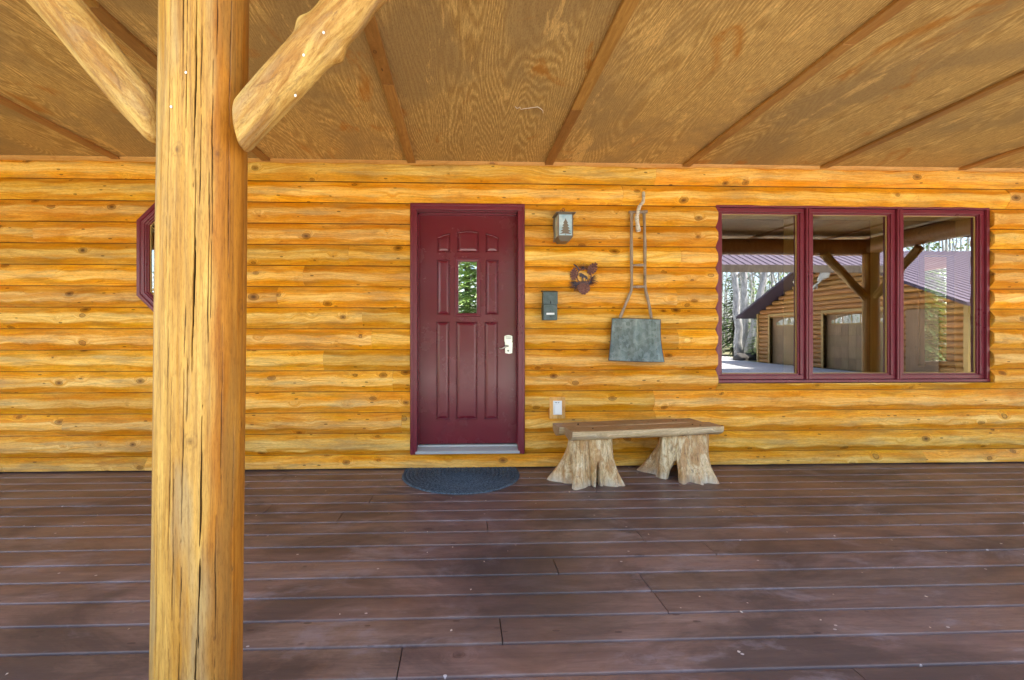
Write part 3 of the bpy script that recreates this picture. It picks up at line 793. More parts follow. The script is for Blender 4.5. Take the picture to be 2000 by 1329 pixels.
# ------------------------------------------------------------------ posts and beam
def pole_material():
    n = N("peeled_post_wood"); o = n.sep(n.obj)
    z = n.math('MULTIPLY', o[2], 1.0)
    v = n.comb(n.math('MULTIPLY', o[0], 30.0), n.math('MULTIPLY', o[1], 30.0), n.math('MULTIPLY', z, 1.3))
    g = n.noise(v, 1.0, 6, .62, .5); v2 = n.vmul(v, (3.4, 3.4, 3.0)); f = n.noise(v2, 1.0, 4, .6)
    b = n.noise(n.comb(n.math('MULTIPLY', o[0], 9.0), n.math('MULTIPLY', o[1], 9.0), n.math('MULTIPLY', z, 1.1)), 1.0, 4, .6)
    kv = n.voro(n.comb(n.math('MULTIPLY', o[0], 6.0), n.math('MULTIPLY', o[1], 6.0), n.math('MULTIPLY', z, 2.6)), 1.0)
    kn = n.math('MULTIPLY', n.math('SUBTRACT', 1.0, n.math('DIVIDE', kv["Distance"], .085), clamp=True), n.math('LESS_THAN', n.sep(kv["Color"])[0], .35))
    c = n.mix(n.ramp(g, [(.36, 0.0), (.62, 1.0)]), (.64, .38, .085), (.39, .18, .022))
    c = n.mix(n.math('MULTIPLY', n.ramp(f, [(.46, 0.0), (.66, 1.0)]), .6), c, (.27, .13, .03))
    c = n.mix(n.math('MULTIPLY', n.ramp(b, [(.50, 0.0), (.60, 1.0)]), .5), c, (.31, .245, .13))
    g3 = n.noise(n.comb(n.math('MULTIPLY', o[0], 46.0), n.math('MULTIPLY', o[1], 46.0), n.math('MULTIPLY', z, .8)), 1.0, 2, .5)
    c = n.mix(n.math('MULTIPLY', n.ramp(g3, [(.60, 0.0), (.66, 1.0)]), .45), c, (.30, .17, .07))
    ln = n.noise(n.comb(n.math('MULTIPLY', o[0], 95.0), n.math('MULTIPLY', o[1], 95.0), n.math('MULTIPLY', z, 2.2)), 1.0, 4, .65, .15)
    c = n.mix(n.ramp(ln, [(.56, 0.0), (.60, .45), (.63, 0.0)]), c, (.15, .07, .02))
    gq = n.noise(n.comb(n.math('MULTIPLY', o[0], 230.0), n.math('MULTIPLY', o[1], 230.0), n.math('MULTIPLY', z, 34.0)), 1.0, 3, .75)
    c = n.mix(n.ramp(gq, [(.32, .5), (.52, 0.0)]), c, n.mix(1.0, c, (.5, .42, .3), 'MULTIPLY'))
    st = n.attr("stain")
    c = n.mix(n.math('MULTIPLY', st, .85), c, n.mix(1.0, c, (.82, .54, .17), 'MULTIPLY'))
    c = n.mix(n.math('MULTIPLY', n.ramp(kn, [(.0, 0.0), (.3, .8), (.7, 1.0)]), .8), c, (.12, .05, .015))
    c = n.mix(n.math('MULTIPLY', n.attr("knot"), n.ramp(n.noise(n.obj, 90, 4, .7), [(.3, 1.0), (.62, .45)])), c, (.11, .045, .012))
    c = n.mix(n.attr("crack"), c, (.03, .012, .004))  # dark of the grooves, shade as well as dirt, painted into the colour
    h = n.math('ADD', n.math('MULTIPLY', g, .6), n.math('MULTIPLY', f, .4))
    return n.fin(c, .52, n.bump(h, .5, .004), spec=.25)
M['post'] = pole_material()
BEAMZ = 2.53
def post(name, cx_, cy_, r0, r1, lean, z0, z1, cracks, res, knots=(), **kw):
    """r0 radius at the foot, r1 at z = 2.2; axis leans in x"""
    nz, na = res; Z = np.linspace(z0, z1, nz); Aa = np.linspace(0, 2*PI, na, endpoint=False)
    A = np.zeros((nz, na, 3)); crk = np.zeros((nz, na)); kno = np.zeros((nz, na)); st = np.zeros((nz, na))
    rs = np.random.default_rng(5); ph = rs.uniform(0, 6.28, 12)
    for i, z in enumerate(Z):
        r = r0+(r1-r0)*z/2.2
        rr = r*(1+.012*np.sin(2*Aa+ph[0]+z*.7)+.008*np.sin(3*Aa+ph[1]-z*1.1)+.006*np.sin(5*Aa+ph[2]+z*2)+.004*np.sin(z*5+ph[3])+.0035*np.sin(11*Aa+ph[4]+z*1.6))
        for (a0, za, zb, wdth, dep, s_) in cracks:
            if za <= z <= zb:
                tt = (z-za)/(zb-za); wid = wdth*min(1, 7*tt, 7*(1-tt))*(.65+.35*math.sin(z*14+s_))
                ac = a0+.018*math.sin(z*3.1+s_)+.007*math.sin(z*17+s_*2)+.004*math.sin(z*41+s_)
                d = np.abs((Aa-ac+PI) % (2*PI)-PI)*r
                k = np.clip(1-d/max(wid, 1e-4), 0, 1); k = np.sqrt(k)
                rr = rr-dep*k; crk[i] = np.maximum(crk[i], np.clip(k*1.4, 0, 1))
        for (ka, kz, kr, kh) in knots:
            d = np.sqrt((((Aa-ka+PI) % (2*PI)-PI)*r)**2+((z-kz)*.75)**2)/kr
            kno[i] = np.maximum(kno[i], np.clip(1.15-d, 0, 1)*.9+.5*np.clip(1-np.abs(d-1.6)/.35, 0, 1)); rr = rr+kh*np.exp(-d*d)
        ax = cx_+lean*(z-CAM[2])
        A[i, :, 0] = ax+rr*np.cos(Aa); A[i, :, 1] = cy_+rr*np.sin(Aa); A[i, :, 2] = z
        edge_a = -0.86+.05*math.sin(z*1.7)+.03*math.sin(z*6+1)
        dd = (Aa-edge_a+PI) % (2*PI)-PI            # right-hand side keeps the orange stain
        st[i] = np.clip((dd+.10+.05*np.sin(z*23))/.20, 0, 1)*(np.abs(dd) < 2.4)
        d2 = (Aa-(-2.62)+PI) % (2*PI)-PI
        st[i] = np.maximum(st[i], .5*np.clip((-d2+.05)/.15, 0, 1)*(np.abs(d2) < 2.0))
    m = MB(); m.grid(A, closed=True, caps=True)
    o = m.build(name, M['post'], smooth=180, **kw)
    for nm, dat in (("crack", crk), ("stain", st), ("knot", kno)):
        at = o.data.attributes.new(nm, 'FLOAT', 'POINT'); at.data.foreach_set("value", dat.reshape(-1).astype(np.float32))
    # origin at the foot
    o.data.transform(Matrix.Translation((-cx_, -cy_, 0))); o.location = (cx_, cy_, 0)
    return o
PY = 1.17
a302, a480 = P(301.5, 653, 1), P(479.5, 653, 1)
th1, th2 = math.atan2(a302.x, 1), math.atan2(a480.x, 1)
half = (th2-th1)/2; mid_ = (th1+th2)/2; dist = PY/math.cos(mid_); PR = dist*math.sin(half); PX = dist*math.sin(mid_)
facing = math.atan2(-PY, -PX)                    # direction from the post to the camera
pxm = lambda px: facing+math.asin(max(-.99, min(.99, (px-391)/89)))      # angle on the post for a pixel column
cr = [(pxm(372), 1.55, 2.5, .0020, .016, 1), (pxm(375), 1.05, 1.62, .0026, .020, 2), (pxm(366), .95, 1.12, .0028, .012, 3), (pxm(392), .62, 1.00, .0022, .014, 4),
      (pxm(391), .35, .60, .0028, .02, 5), (pxm(386), .05, .40, .0034, .022, 6), (pxm(315), -.1, .85, .0030, .014, 7), (pxm(345), .45, .85, .0020, .008, 8),
      (pxm(355), 1.7, 2.3, .0016, .006, 9), (pxm(405), 1.2, 1.9, .0015, .006, 10), (pxm(330), 1.0, 1.5, .0014, .005, 11), (pxm(440), 1.3, 2.3, .0016, .006, 12), (pxm(420), .2, .7, .0014, .005, 13),
      (pxm(340), .0, .4, .0013, .005, 14), (pxm(360), .65, 1.3, .0013, .005, 15), (pxm(455), .3, 1.0, .0016, .006, 16), (pxm(350), 1.75, 2.5, .0018, .007, 17), (pxm(385), 1.5, 2.0, .0015, .006, 18), (pxm(412), 1.9, 2.5, .0016, .006, 19), (pxm(430), .7, 1.25, .0015, .006, 20), (pxm(325), 1.3, 2.1, .0015, .006, 21), (pxm(338), .5, 1.1, .0015, .006, 22), (pxm(400), 1.15, 1.6, .0015, .006, 23), (pxm(358), .15, .6, .0016, .006, 24)]
lean = .0125
zpx = lambda py: P(391, py, PY-PR*.6).z
kn = [(pxm(342), zpx(306), .0085, .002), (pxm(415), zpx(303), .0085, .002), (pxm(372), zpx(855), .010, .003), (pxm(467), zpx(598), .011, .002), (pxm(470), zpx(842), .010, .002), (pxm(420), zpx(1245), .006, .002), (pxm(455), zpx(1130), .006, .002)]
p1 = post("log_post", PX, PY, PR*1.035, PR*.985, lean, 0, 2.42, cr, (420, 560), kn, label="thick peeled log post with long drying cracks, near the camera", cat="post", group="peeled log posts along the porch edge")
def kid(mb, name, m, par, smooth=None, **k):
    o = mb.build(name, m, None, smooth, **k); o.parent = par; o.matrix_parent_inverse = Matrix.Translation(-par.location); return o
def brace(p, q, r0, r1, seed, par, n=56, knobs=(), round_end=.05):
    p, q = Vector(p), Vector(q); t = (q-p).normalized(); up = t.cross(Vector((0, 1, 0))).normalized(); b = t.cross(up)
    L = (q-p).length; nz = 170; rs = np.random.default_rng(seed); ph = rs.uniform(0, 6.28, 10); A = np.zeros((nz, n, 3))
    for i in range(nz):
        s_ = L*(i/(nz-1))**1.25; shr = (-up.x/t.x if abs(t.x) > .3 else 0)*max(0, 1-s_/.30); bow = .008*math.sin(s_*3+ph[0])+.004*math.sin(s_*11+ph[1])
        sh = math.sqrt(max(.02, 1-(1-min(1, s_/round_end))**2))
        for k in range(n):
            a = 2*PI*k/n; r = r0+(r1-r0)*s_/L
            r *= 1+.05*math.sin(2*a+ph[2]+s_*2)+.03*math.sin(3*a+ph[3]+s_*5)+.02*math.sin(5*a+ph[4]+s_*9)+.012*math.sin(9*a+s_*22+ph[5])+.008*math.sin(17*a+s_*9+ph[6])
            for (ks, ka, kr, kh) in knobs:
                d = ((s_-ks)/kr)**2+(((a-ka+PI) % (2*PI)-PI)*r0/kr)**2
                r += kh*math.exp(-d)
            A[i, k] = (math.cos(a)*r*sh+bow, math.sin(a)*r*sh, s_+shr*math.cos(a)*r*sh)
    m = MB(); m.grid(A, closed=True, caps=True); o = m.build("brace", M['brace'], smooth=180)
    W = Matrix((up, b, t)).transposed().to_4x4(); W.translation = p
    o.parent = par; o.matrix_parent_inverse = Matrix.Translation(-par.location); o.matrix_basis = W; return o
def brace_material():
    n = N("rough_brace_wood"); 
    g = n.noise(n.vmul(n.tc.outputs["Generated"], (3, 3, 3)), 1, 3)
    r_ = n.noise(n.vmul(n.obj, (26, 26, 3.2)), 1, 6, .68, .8); f = n.noise(n.vmul(n.obj, (60, 60, 22)), 1, 5, .7)
    b = n.noise(n.vmul(n.obj, (12, 12, 3)), 1, 5, .65, .8)
    c = n.mix(n.ramp(r_, [(.38, 0.0), (.60, 1.0)]), (.62, .40, .11), (.33, .15, .022))
    c = n.mix(n.math('MULTIPLY', n.ramp(b, [(.48, 0.0), (.62, 1.0)]), .6), c, (.30, .19, .09))
    c = n.mix(n.math('MULTIPLY', n.ramp(f, [(.56, 0.0), (.68, 1.0)]), .5), c, (.17, .09, .03))
    gq = n.noise(n.vmul(n.obj, (230, 230, 60)), 1, 3, .75)
    c = n.mix(n.ramp(gq, [(.32, .5), (.52, 0.0)]), c, n.mix(1.0, c, (.5, .42, .3), 'MULTIPLY'))
    kk = n.noise(n.vmul(n.obj, (22, 22, 9)), 1, 6, .8, 1.2)
    c = n.mix(n.ramp(kk, [(.60, 0.0), (.66, .65)]), c, (.17, .075, .02))
    return n.fin(c, .6, n.bump(n.math('ADD', r_, n.math('MULTIPLY', f, .5)), .7, .010), spec=.35)
M['brace'] = brace_material()
by = PY-.05
q0, q1 = P(478, 250, by), P(713, -10, by); dirv = (q1-q0).normalized()
q1 = q0+dirv*((2.40-q0.z)/dirv.z)
brace(q0-dirv*.012, q1, .050, .057, 3, p1, round_end=.022, knobs=((.33, 3.6, .024, .016), (.32, .4, .026, .015), (.42, 2.5, .05, .010)))
by2 = PY+.03
q0, q1 = P(300, 222, by2), P(95, -8, by2); dirv = (q1-q0).normalized(); q1 = q0+dirv*((2.40-q0.z)/dirv.z)
brace(q0-dirv*.05, q1, .052, .066, 8, p1, knobs=((.30, 1.9, .05, .01),))
# small insect cocoons and pegs on the post
def blob(par, px, py, y, r, nm="cocoon"):
    c = P(px, py, y); bm = bmesh.new(); bmesh.ops.create_icosphere(bm, subdivisions=2, radius=r)
    m = MB(); m.bm(bm, Matrix.Translation(c) @ Matrix.Diagonal((1, .6, 1.25, 1))); return kid(m, nm, M['thread'], par, 180)
def ysurf(px):
    a = math.asin(max(-.98, min(.98, (px-391)/89))); u = facing+a; return PY+PR*math.sin(u)
for (px, py) in ((363, 142), (433, 134), (334, 209), (458, 187)): blob(p1, px, py, ysurf(px)-.0005, .0030)
for (px, py) in ((632, 64), (593, 108), (577, 187)): blob(p1, px, py, by-.053, .0032)

# the second post, the corner of the porch, seen mirrored in the picture window
c2 = R(1701, 600, 6.12)
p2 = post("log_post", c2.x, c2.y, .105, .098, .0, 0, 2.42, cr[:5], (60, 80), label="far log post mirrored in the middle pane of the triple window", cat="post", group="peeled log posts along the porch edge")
tA, tB = R(1692, 582, 6.12), R(1612, 497, 6.12); dv = (tB-tA).normalized(); tB = tA+dv*((2.42-tA.z)/dv.z)
brace(tA+Vector((0, -.02, 0)), tB, .058, .062, 5, p2, round_end=.02)
ta2 = Vector((c2.x, c2.y+.05, tA.z)); brace(ta2, ta2+Vector((0.001, .62, .64)), .055, .055, 6, p2, round_end=.02)
m = MB(); rndb = random.Random(4)
m.tube([(x, c2.y if False else PY, BEAMZ+.005*math.sin(x*3)) for x in np.linspace(-7.7, 6.35, 70)], .125, 28, wob=.02)
m.tube([(c2.x, y, BEAMZ-.0) for y in np.linspace(PY+.10, D-.03, 24)], .12, 28, wob=.02)
H(m, "porch_beam", M['pole'], 180)

# ------------------------------------------------------------------ things on the wall
# wall lantern
yb_, yf = D-.042, D-.205
LX0, LX1 = P(1090, 440, yf).x, P(1119.5, 440, yf).x; LZ1, LZ0 = P(1105, 417, yf).z, P(1105, 462, yf).z
lc = (LX0+LX1)/2; lan = empty("wall_lantern", (lc, yb_, LZ0), label="bronze porch lantern with a pine tree cutout on its pale glass", cat="lantern")
def LB(fn, name, mt, smooth=None):
    m = MB(); fn(m); return kid(m, name, mt, lan, smooth)
def lbody(m):
    t = .009
    for x in (LX0, LX1-t):
        for y in (yf, yb_-.012-t): m.box(x, x+t, y, y+t, LZ0, LZ1, .0015)
    for z in (LZ0, LZ1-t):
        m.box(LX0+t, LX1-t, yf+.0005, yf+t, z, z+t, .001); m.box(LX0+t, LX1-t, yb_-.021, yb_-.0125, z, z+t)
        m.box(LX0+.0005, LX0+t, yf+t, yb_-.021, z, z+t, .001); m.box(LX1-t, LX1-.0005, yf+t, yb_-.021, z, z+t, .001)
    # tapered skirt under the body
    z1, z0 = LZ0-.0005, LZ0-.034; i = .026
    A = np.array([[(LX0, yf, z1), (LX1, yf, z1), (LX1, yb_-.012, z1), (LX0, yb_-.012, z1)], [(LX0+i, yf+i, z0), (LX1-i, yf+i, z0), (LX1-i, yb_-.012, z0), (LX0+i, yb_-.012, z0)]])
    m.grid(A, closed=True, caps=True)
LB(lbody, "cage", M['bronze'])
LB(lambda m: (m.box(LX0-.004, LX1+.004, yb_-.012, yb_+.03, LZ0-.01, LZ1+.02, .003)), "back_plate", M['bronze'])
def lcap(m):
    e = .020; z = LZ1+.0005
    m.box(LX0-e, LX1+e, yf-e, yb_-.013, z, z+.007, .002)
    A = np.array([[(LX0-e+.004, yf-e+.004, z+.007), (LX1+e-.004, yf-e+.004, z+.007), (LX1+e-.004, yb_-.014, z+.007), (LX0-e+.004, yb_-.014, z+.007)],
                  [(lc-.03, (yf+yb_)/2-.03, z+.030), (lc+.03, (yf+yb_)/2-.03, z+.030), (lc+.03, (yf+yb_)/2+.03, z+.030), (lc-.03, (yf+yb_)/2+.03, z+.030)]])
    m.grid(A, closed=True, caps=True)
LB(lcap, "roof_cap", M['bronze'])
def lfin(m):
    z = LZ1+.030; yc = (yf+yb_)/2
    m.tube([(lc, yc, z), (lc, yc, z+.012)], .007, 10)
    m.tube([(lc+.012*math.cos(a), yc, z+.024+.012*math.sin(a)) for a in np.linspace(-PI/2, 1.5*PI-.01, 18)], .0035, 8)
    m.tube([(lc-.02, yc, z+.006), (lc-.03, yc, z+.013), (lc-.018, yc, z+.02)], .004, 8)
LB(lfin, "finial", M['rust'], 60)
LB(lambda m: (m.box(LX0+.006, LX1-.006, yf+.005, yf+.007, LZ0+.006, LZ1-.006), m.box(LX0+.004, LX0+.006, yf+.008, yb_-.022, LZ0+.006, LZ1-.006), m.box(LX1-.006, LX1-.004, yf+.008, yb_-.022, LZ0+.006, LZ1-.006)), "glass_panes", M['frost'])
def tree_cut(m, cx_, z0, h, wd, ya, yb):
    L = [(0.012, 0), (.02, .10)]; n = 5
    for k in range(n):
        zz = .10+k*.165; ww = .5*(1-k*.155); L += [(ww, zz-.03), (ww*.42, zz+.10)]
    L += [(0, 1.0)]; pts = [(cx_+x*wd, z0+z*h) for x, z in L]+[(cx_-x*wd*1.04, z0+(z+.008)*h) for x, z in reversed(L[:-1])]
    m.plate(pts, ya, yb)
def lt(m):
    tree_cut(m, lc+.001, LZ0+.010, (LZ1-LZ0)*.74, (LX1-LX0)*.80, yf+.001, yf+.004)
LB(lt, "pine_cutout", M['bronze'])

# metal pine-cone and moose cutout
oc = P(1139.7, 540.5, D-.055); orn = empty("metal_wall_cutout", oc, label="rusty metal cutout of pine cones and needles round a small moose", cat="wall ornament")
def op(cx_, cy_): 
    p = P(1100+cx_/14.76, 500+cy_/14.76, D-.055); return (p.x, p.z)
yo = D-.055
def cone(cx_, cy_, ang, ln, wd):
    c = op(cx_, cy_); m = MB(); rows = 6; s_ = 1/14.76/F*D
    ca, sa = math.cos(ang), math.sin(ang)
    for r in range(rows):
        t = r/(rows-1); w_ = wd*(math.sin(PI*(.18+.70*t)))*s_; y = yo-.005-.003*(r % 2)-.002*(len(m.v) % 3)
        nsc = max(2, int(round(4*math.sin(PI*(.18+.70*t)))))
        for k in range(nsc):
            u = ((k+.5)/nsc-.5)*2*w_*.78; v = (t-.5)*ln*s_; rr = w_/nsc*.85+.0006
            pts = [(c[0]+(u+rr*math.cos(b))*ca-(v+rr*.9*math.sin(b))*sa, c[1]+(u+rr*math.cos(b))*sa+(v+rr*.9*math.sin(b))*ca) for b in np.linspace(0, 2*PI, 9)[:-1]]
            m.plate(pts, y-.002, y+.001)
    m.plate([(c[0]+wd*.40*s_*math.cos(b)*ca-ln*.5*s_*math.sin(b)*sa, c[1]+wd*.40*s_*math.cos(b)*sa+ln*.5*s_*math.sin(b)*ca) for b in np.linspace(0, 2*PI, 25)[:-1]], yo-.003, yo-.001)
    kid(m, "pine_cone", M['rust'], orn)
cone(308, 520, -.1, 300, 150); cone(838, 368, -.62, 330, 170); cone(585, 945, PI-.05, 290, 230)
def needles(cx_, cy_, a0, a1, ln, n=18):
    c = Vector(op(cx_, cy_)); s_ = 1/14.76/F*D; m = MB(); rr = random.Random(int(cx_))
    for k in range(n):
        a = a0+(a1-a0)*k/(n-1)+rr.uniform(-.05, .05); l = ln*s_*rr.uniform(.75, 1.05)
        e = Vector((math.cos(a), math.sin(a)))*l; y = yo-.003-.001*(k % 3)
        m.tube([(c.x, y, c.y), (c.x+e.x*.5, y, c.y+e.y*.5), (c.x+e.x, y-.002, c.y+e.y)], [.0016, .0014, .0007], 5)
    kid(m, "needle_cluster", M['steelcut'], orn)
needles(570, 420, .5, 2.5, 240); needles(740, 690, -1.2, .7, 270, 24); needles(420, 800, 2.5, 4.6, 290, 28); needles(420, 780, 3.0, 4.2, 210, 16); needles(640, 780, 3.6, 5.8, 190, 16)
m = MB(); r0_, r1_ = .0520*1.03, .0600*1.06; cc = Vector(op(590, 590)); s_ = D/F/14.76
ri, ro = 192*s_, 222*s_
A = np.array([[(cc.x+r*math.cos(a), y, cc.y+r*math.sin(a)) for (r, y) in ((ri, yo-.010), (ro, yo-.009), (ro, yo-.006), (ri, yo-.006))] for a in np.linspace(0, 2*PI, 40)])
m.grid(A, closed=True); kid(m, "ring", M['rust'], orn)
m = MB(); m.plate([op(x, y) for x, y in ((340, 770), (560, 735), (790, 740), (770, 830), (560, 850), (350, 850))], yo-.008, yo-.005); kid(m, "branch_bar", M['steelcut'], orn); m = MB()
pts = [op(x, y) for x, y in ((300, 235), (400, 290), (480, 400), (540, 430), (430, 430), (380, 330), (290, 262))]; m.plate(pts, yo-.007, yo-.004)
kid(m, "cut_branch", M['steelcut'], orn)
m = MB()
mo = [(430, 535), (455, 520), (480, 500), (520, 505), (545, 520), (575, 530), (600, 560), (650, 575), (690, 610), (700, 650), (695, 690), (708, 735), (690, 735), (680, 690), (662, 670), (650, 690), (652, 735), (638, 735), (636, 680), (630, 640), (600, 635), (575, 640), (578, 735), (560, 735), (556, 660), (545, 650), (546, 735), (530, 735), (528, 620), (505, 605), (485, 610), (465, 595), (455, 575), (480, 560), (470, 545)]
m.plate([op(x, y) for x, y in reversed(mo)], yo-.0085, yo-.0055); kid(m, "moose_cutout", M['steelcut'], orn)
for (dx, dz) in ((.03, .07), (-.03, -.085)): m = MB(); m.tube([(cc.x+dx, yo-.004, cc.y+dz), (cc.x+dx, D-.03, cc.y+dz)], .003, 8); kid(m, "standoff", M['steelcut'], orn)

# mailbox
mf = D-.135
mx0, mx1 = P(1061.5, 600, mf).x, P(1088.5, 600, mf).x; mz1, mz0 = P(1075, 569, mf).z, P(1075, 625.5, mf).z
mb_ = empty("mailbox", ((mx0+mx1)/2, D-.04, mz0), label="small green-grey metal mailbox with a hinged upper lid", cat="mailbox")
zs = mz1-(mz1-mz0)*.445
m = MB(); m.box(mx0, mx1, mf, D-.037, mz0, zs-.003, .004); m.box(mx0+.003, mx1-.003, mf+.006, D-.037, zs-.0028, mz1-.006); kid(m, "body", M['mailbox'], mb_)
m = MB(); A = np.array([[(x, y, z) for (y, z) in ((mf-.003, zs), (mf-.004, mz1-.010), (mf+.002, mz1-.002), (D-.06, mz1+.012), (D-.04, mz1+.012), (D-.04, mz1+.006), (mf+.006, mz1-.008), (mf+.003, zs))] for x in (mx0-.003, mx1+.003)])
m.grid(A, closed=True, caps=True)
m.box(mx0+.006, mx1-.006, mf-.0065, mf-.0035, mz1-.046, mz1-.024, .001)
kid(m, "lid", M['mailbox'], mb_)
m = MB(); xm = (mx0+mx1)/2; m.tube([(xm, mf-.004, zs+.005), (xm, mf-.008, zs+.014), (xm+.001, mf-.006, zs+.026)], [.003, .004, .002], 8); kid(m, "lid_pull", M['rubber'], mb_)
m = MB(); zl = mz0+(mz1-mz0)*.215; m.box(xm-.035, xm+.035, mf-.002, mf-.0003, zl-.008, zl+.009, .0006); kid(m, "name_strip", M['white'], mb_)
for dz in (.024, -.021): m = MB(); m.tube([(xm, mf-.003, zl+dz), (xm, mf+.001, zl+dz)], .004, 10); kid(m, "rivet", M['rubber'], mb_)

# electrical outlet
of = D-.050
a, b = P(1073.3, 776, of), P(1104, 818, of); out = empty("electrical_outlet", ((a.x+b.x)/2, D-.02, b.z), label="white covered electrical outlet on a square wooden block", cat="outlet")
m = MB(); xm = (a.x+b.x)/2
m.cur = .3; m.box(a.x, xm-.0006, of, D, b.z, a.z, .002); m.cur = .7; m.box(xm+.0006, b.x, of, D, b.z, a.z, .002); kid(m, "mounting_block", M['log_block'] if 'log_block' in M else wmat("block_wood", 2, (.74, .45, .15), (.62, .33, .08), (.5, .22, .03), knots=.1), out)
c, d_ = P(1080.5, 783.5, of-.01), P(1097.7, 810.5, of-.01)
m = MB(); m.box(c.x, d_.x, of-.010, of-.0005, d_.z, c.z, .002); m.box(c.x+.010, d_.x-.010, of-.022, of-.0095, d_.z+.010, c.z-.022, .005); kid(m, "cover", M['white'], out)
for x in (c.x+.018, c.x+.040): m = MB(); m.box(x, x+.014, of-.017, of-.0095, c.z-.018, c.z-.008, .002); kid(m, "hinge", M['alu'], out)

# antique snow scoop hanging from a birch peg
ysc = D-.075
shv = empty("snow_scoop", P(1245, 707, D-.05), label="old snow scoop with a long stick handle and a galvanised tin blade", cat="snow scoop")
def sp(cx_, cy_, y=ysc): return P(1040+cx_/3.693, 360+cy_/3.693, y)
def stick(name, pts, r, seed):
    P_ = []
    pts = [Vector(p) for p in pts]
    for a, b in zip(pts[:-1], pts[1:]):
        for t in np.linspace(0, 1, 12)[:-1]: P_.append(a.lerp(b, t))
    P_.append(pts[-1]); rr = random.Random(seed)
    rad = [r*(1+.10*math.sin(i*.5+seed)+rr.uniform(-.04, .04)) for i in range(len(P_))]
    m = MB(); m.tube(P_, rad, 14, wob=.05, seed=seed); return kid(m, name, M['greywood'], shv, 180)
stick("rail", [sp(716, 196), sp(713, 420), sp(716, 735), sp(712, 770), sp(672, 865), sp(630, 965, ysc-.02)], .0125, 1)
stick("rail", [sp(804, 194), sp(811, 420), sp(811, 735), sp(818, 775), sp(840, 865), sp(857, 968, ysc-.02)], .0125, 2)
stick("crossbar", [sp(697, 203, ysc-.004), sp(826, 199, ysc-.004)], .0135, 3)
stick("rung", [sp(716, 586), sp(811, 584)], .0115, 4); stick("rung", [sp(716, 741), sp(813, 740)], .0115, 5)
def blade():
    TL, TR, BR, BL = (575, 968), (925, 977), (952, 1284), (549, 1272); n, k = 46, 34
    A = np.zeros((k, n, 3))
    for i in range(k):
        v = i/(k-1)
        for j in range(n):
            u = j/(n-1)
            x = (TL[0]*(1-u)+TR[0]*u)*(1-v)+(BL[0]*(1-u)+BR[0]*u)*v
            y = (TL[1]*(1-u)+TR[1]*u)*(1-v)+(BL[1]*(1-u)+BR[1]*u)*v
            x += 7*math.sin(v*PI)*(-1 if u < .5 else -1)*(abs(u-.5)*2)**2*(1 if u > .5 else -.2)*1.6
            y += 5*math.sin(u*PI*1.0)*(v-.4)
            # dished: the foot curls out, ribs run down
            d = .020+.045*(v**2)-.028*math.sin(u*PI)*(.4+.6*v)+.004*math.sin(u*23)*(1-v*.3)+.0025*math.sin(u*7+v*9)
            p = sp(x, y, ysc-d+.0); A[i, j] = (p.x, p.y, p.z)
    return A
A = blade(); m = MB(); m.grid(A); Bk = A.copy(); Bk[..., 1] += .0025; m.grid(Bk[::-1])
kid(m, "blade", M['tin'], shv, 180)
m = MB(); rim = [A[0, j] for j in range(46)]+[A[i, 45] for i in range(1, 34)]+[A[33, j] for j in range(44, -1, -1)]+[A[i, 0] for i in range(32, 0, -1)]+[A[0, 0]]
m.tube([Vector(p)+Vector((0, .001, 0)) for p in rim], .0030, 6, caps=False); kid(m, "rolled_rim", M['tin_edge'], shv, 180)
m = MB()
for (x, y) in [(597, 1000+k*40) for k in range(7)]+[(640, 985+k*60) for k in range(4)]+[(903, 1000+k*48) for k in range(6)]+[(866, 990), (700, 1240), (800, 1262)]:
    u = (x-565)/375; v = (y-970)/310; i, j = min(33, max(0, int(v*33))), min(45, max(0, int(u*45))); q = Vector(A[i, j])
    m = MB(); m.tube([q+Vector((0, .001, 0)), q+Vector((0, -.003, 0))], [.0038, .0028], 8); kid(m, "rivet", M['tin_edge'], shv)
pegp = [sp(800, 58, D-.06), sp(802, 100, D-.075), sp(795, 132, D-.10), sp(772, 158, D-.125), sp(762, 195, D-.128), sp(752, 240, D-.12), sp(758, 290, D-.105), sp(764, 342, D-.085)]
P_ = []
for a, b in zip(pegp[:-1], pegp[1:]):
    for t in np.linspace(0, 1, 6)[:-1]: P_.append(Vector(a).lerp(Vector(b), t))
P_.append(Vector(pegp[-1])); m = MB(); nP = len(P_)
m.tube(P_, [(.0125+.006*(i/nP))*(1+.12*math.sin(i*.8)) for i in range(nP)], 16, wob=.06, seed=3)
m.tube([sp(768, 172, D-.11), sp(768, 176, D-.02)], [.010, .010], 10)
o = m.build("birch_peg", M['birch'], smooth=180); tag(o, "crooked white birch branch peg holding up the snow scoop", "branch")
# a scar in the log under the ornament is a knot; a spider thread hangs on the ceiling
m = MB(); yy = 2.71
pts = [P(x, y, yy) for x, y in ((1006, 199), (1011, 203), (1016, 201), (1019, 206), (1026, 203), (1040, 202), (1050, 200), (1057, 203), (1063, 209), (1065, 215))]
m.tube([(p.x, yy-(p.z-pts[0].z)*1.5, CZ-.004-.002*math.sin(i*2)) for i, p in enumerate(pts)], .0015, 6)
o = m.build("hanging_thread", M['thread'], smooth=180); tag(o, "short wavy white thread stuck to the plywood porch ceiling", "thread")

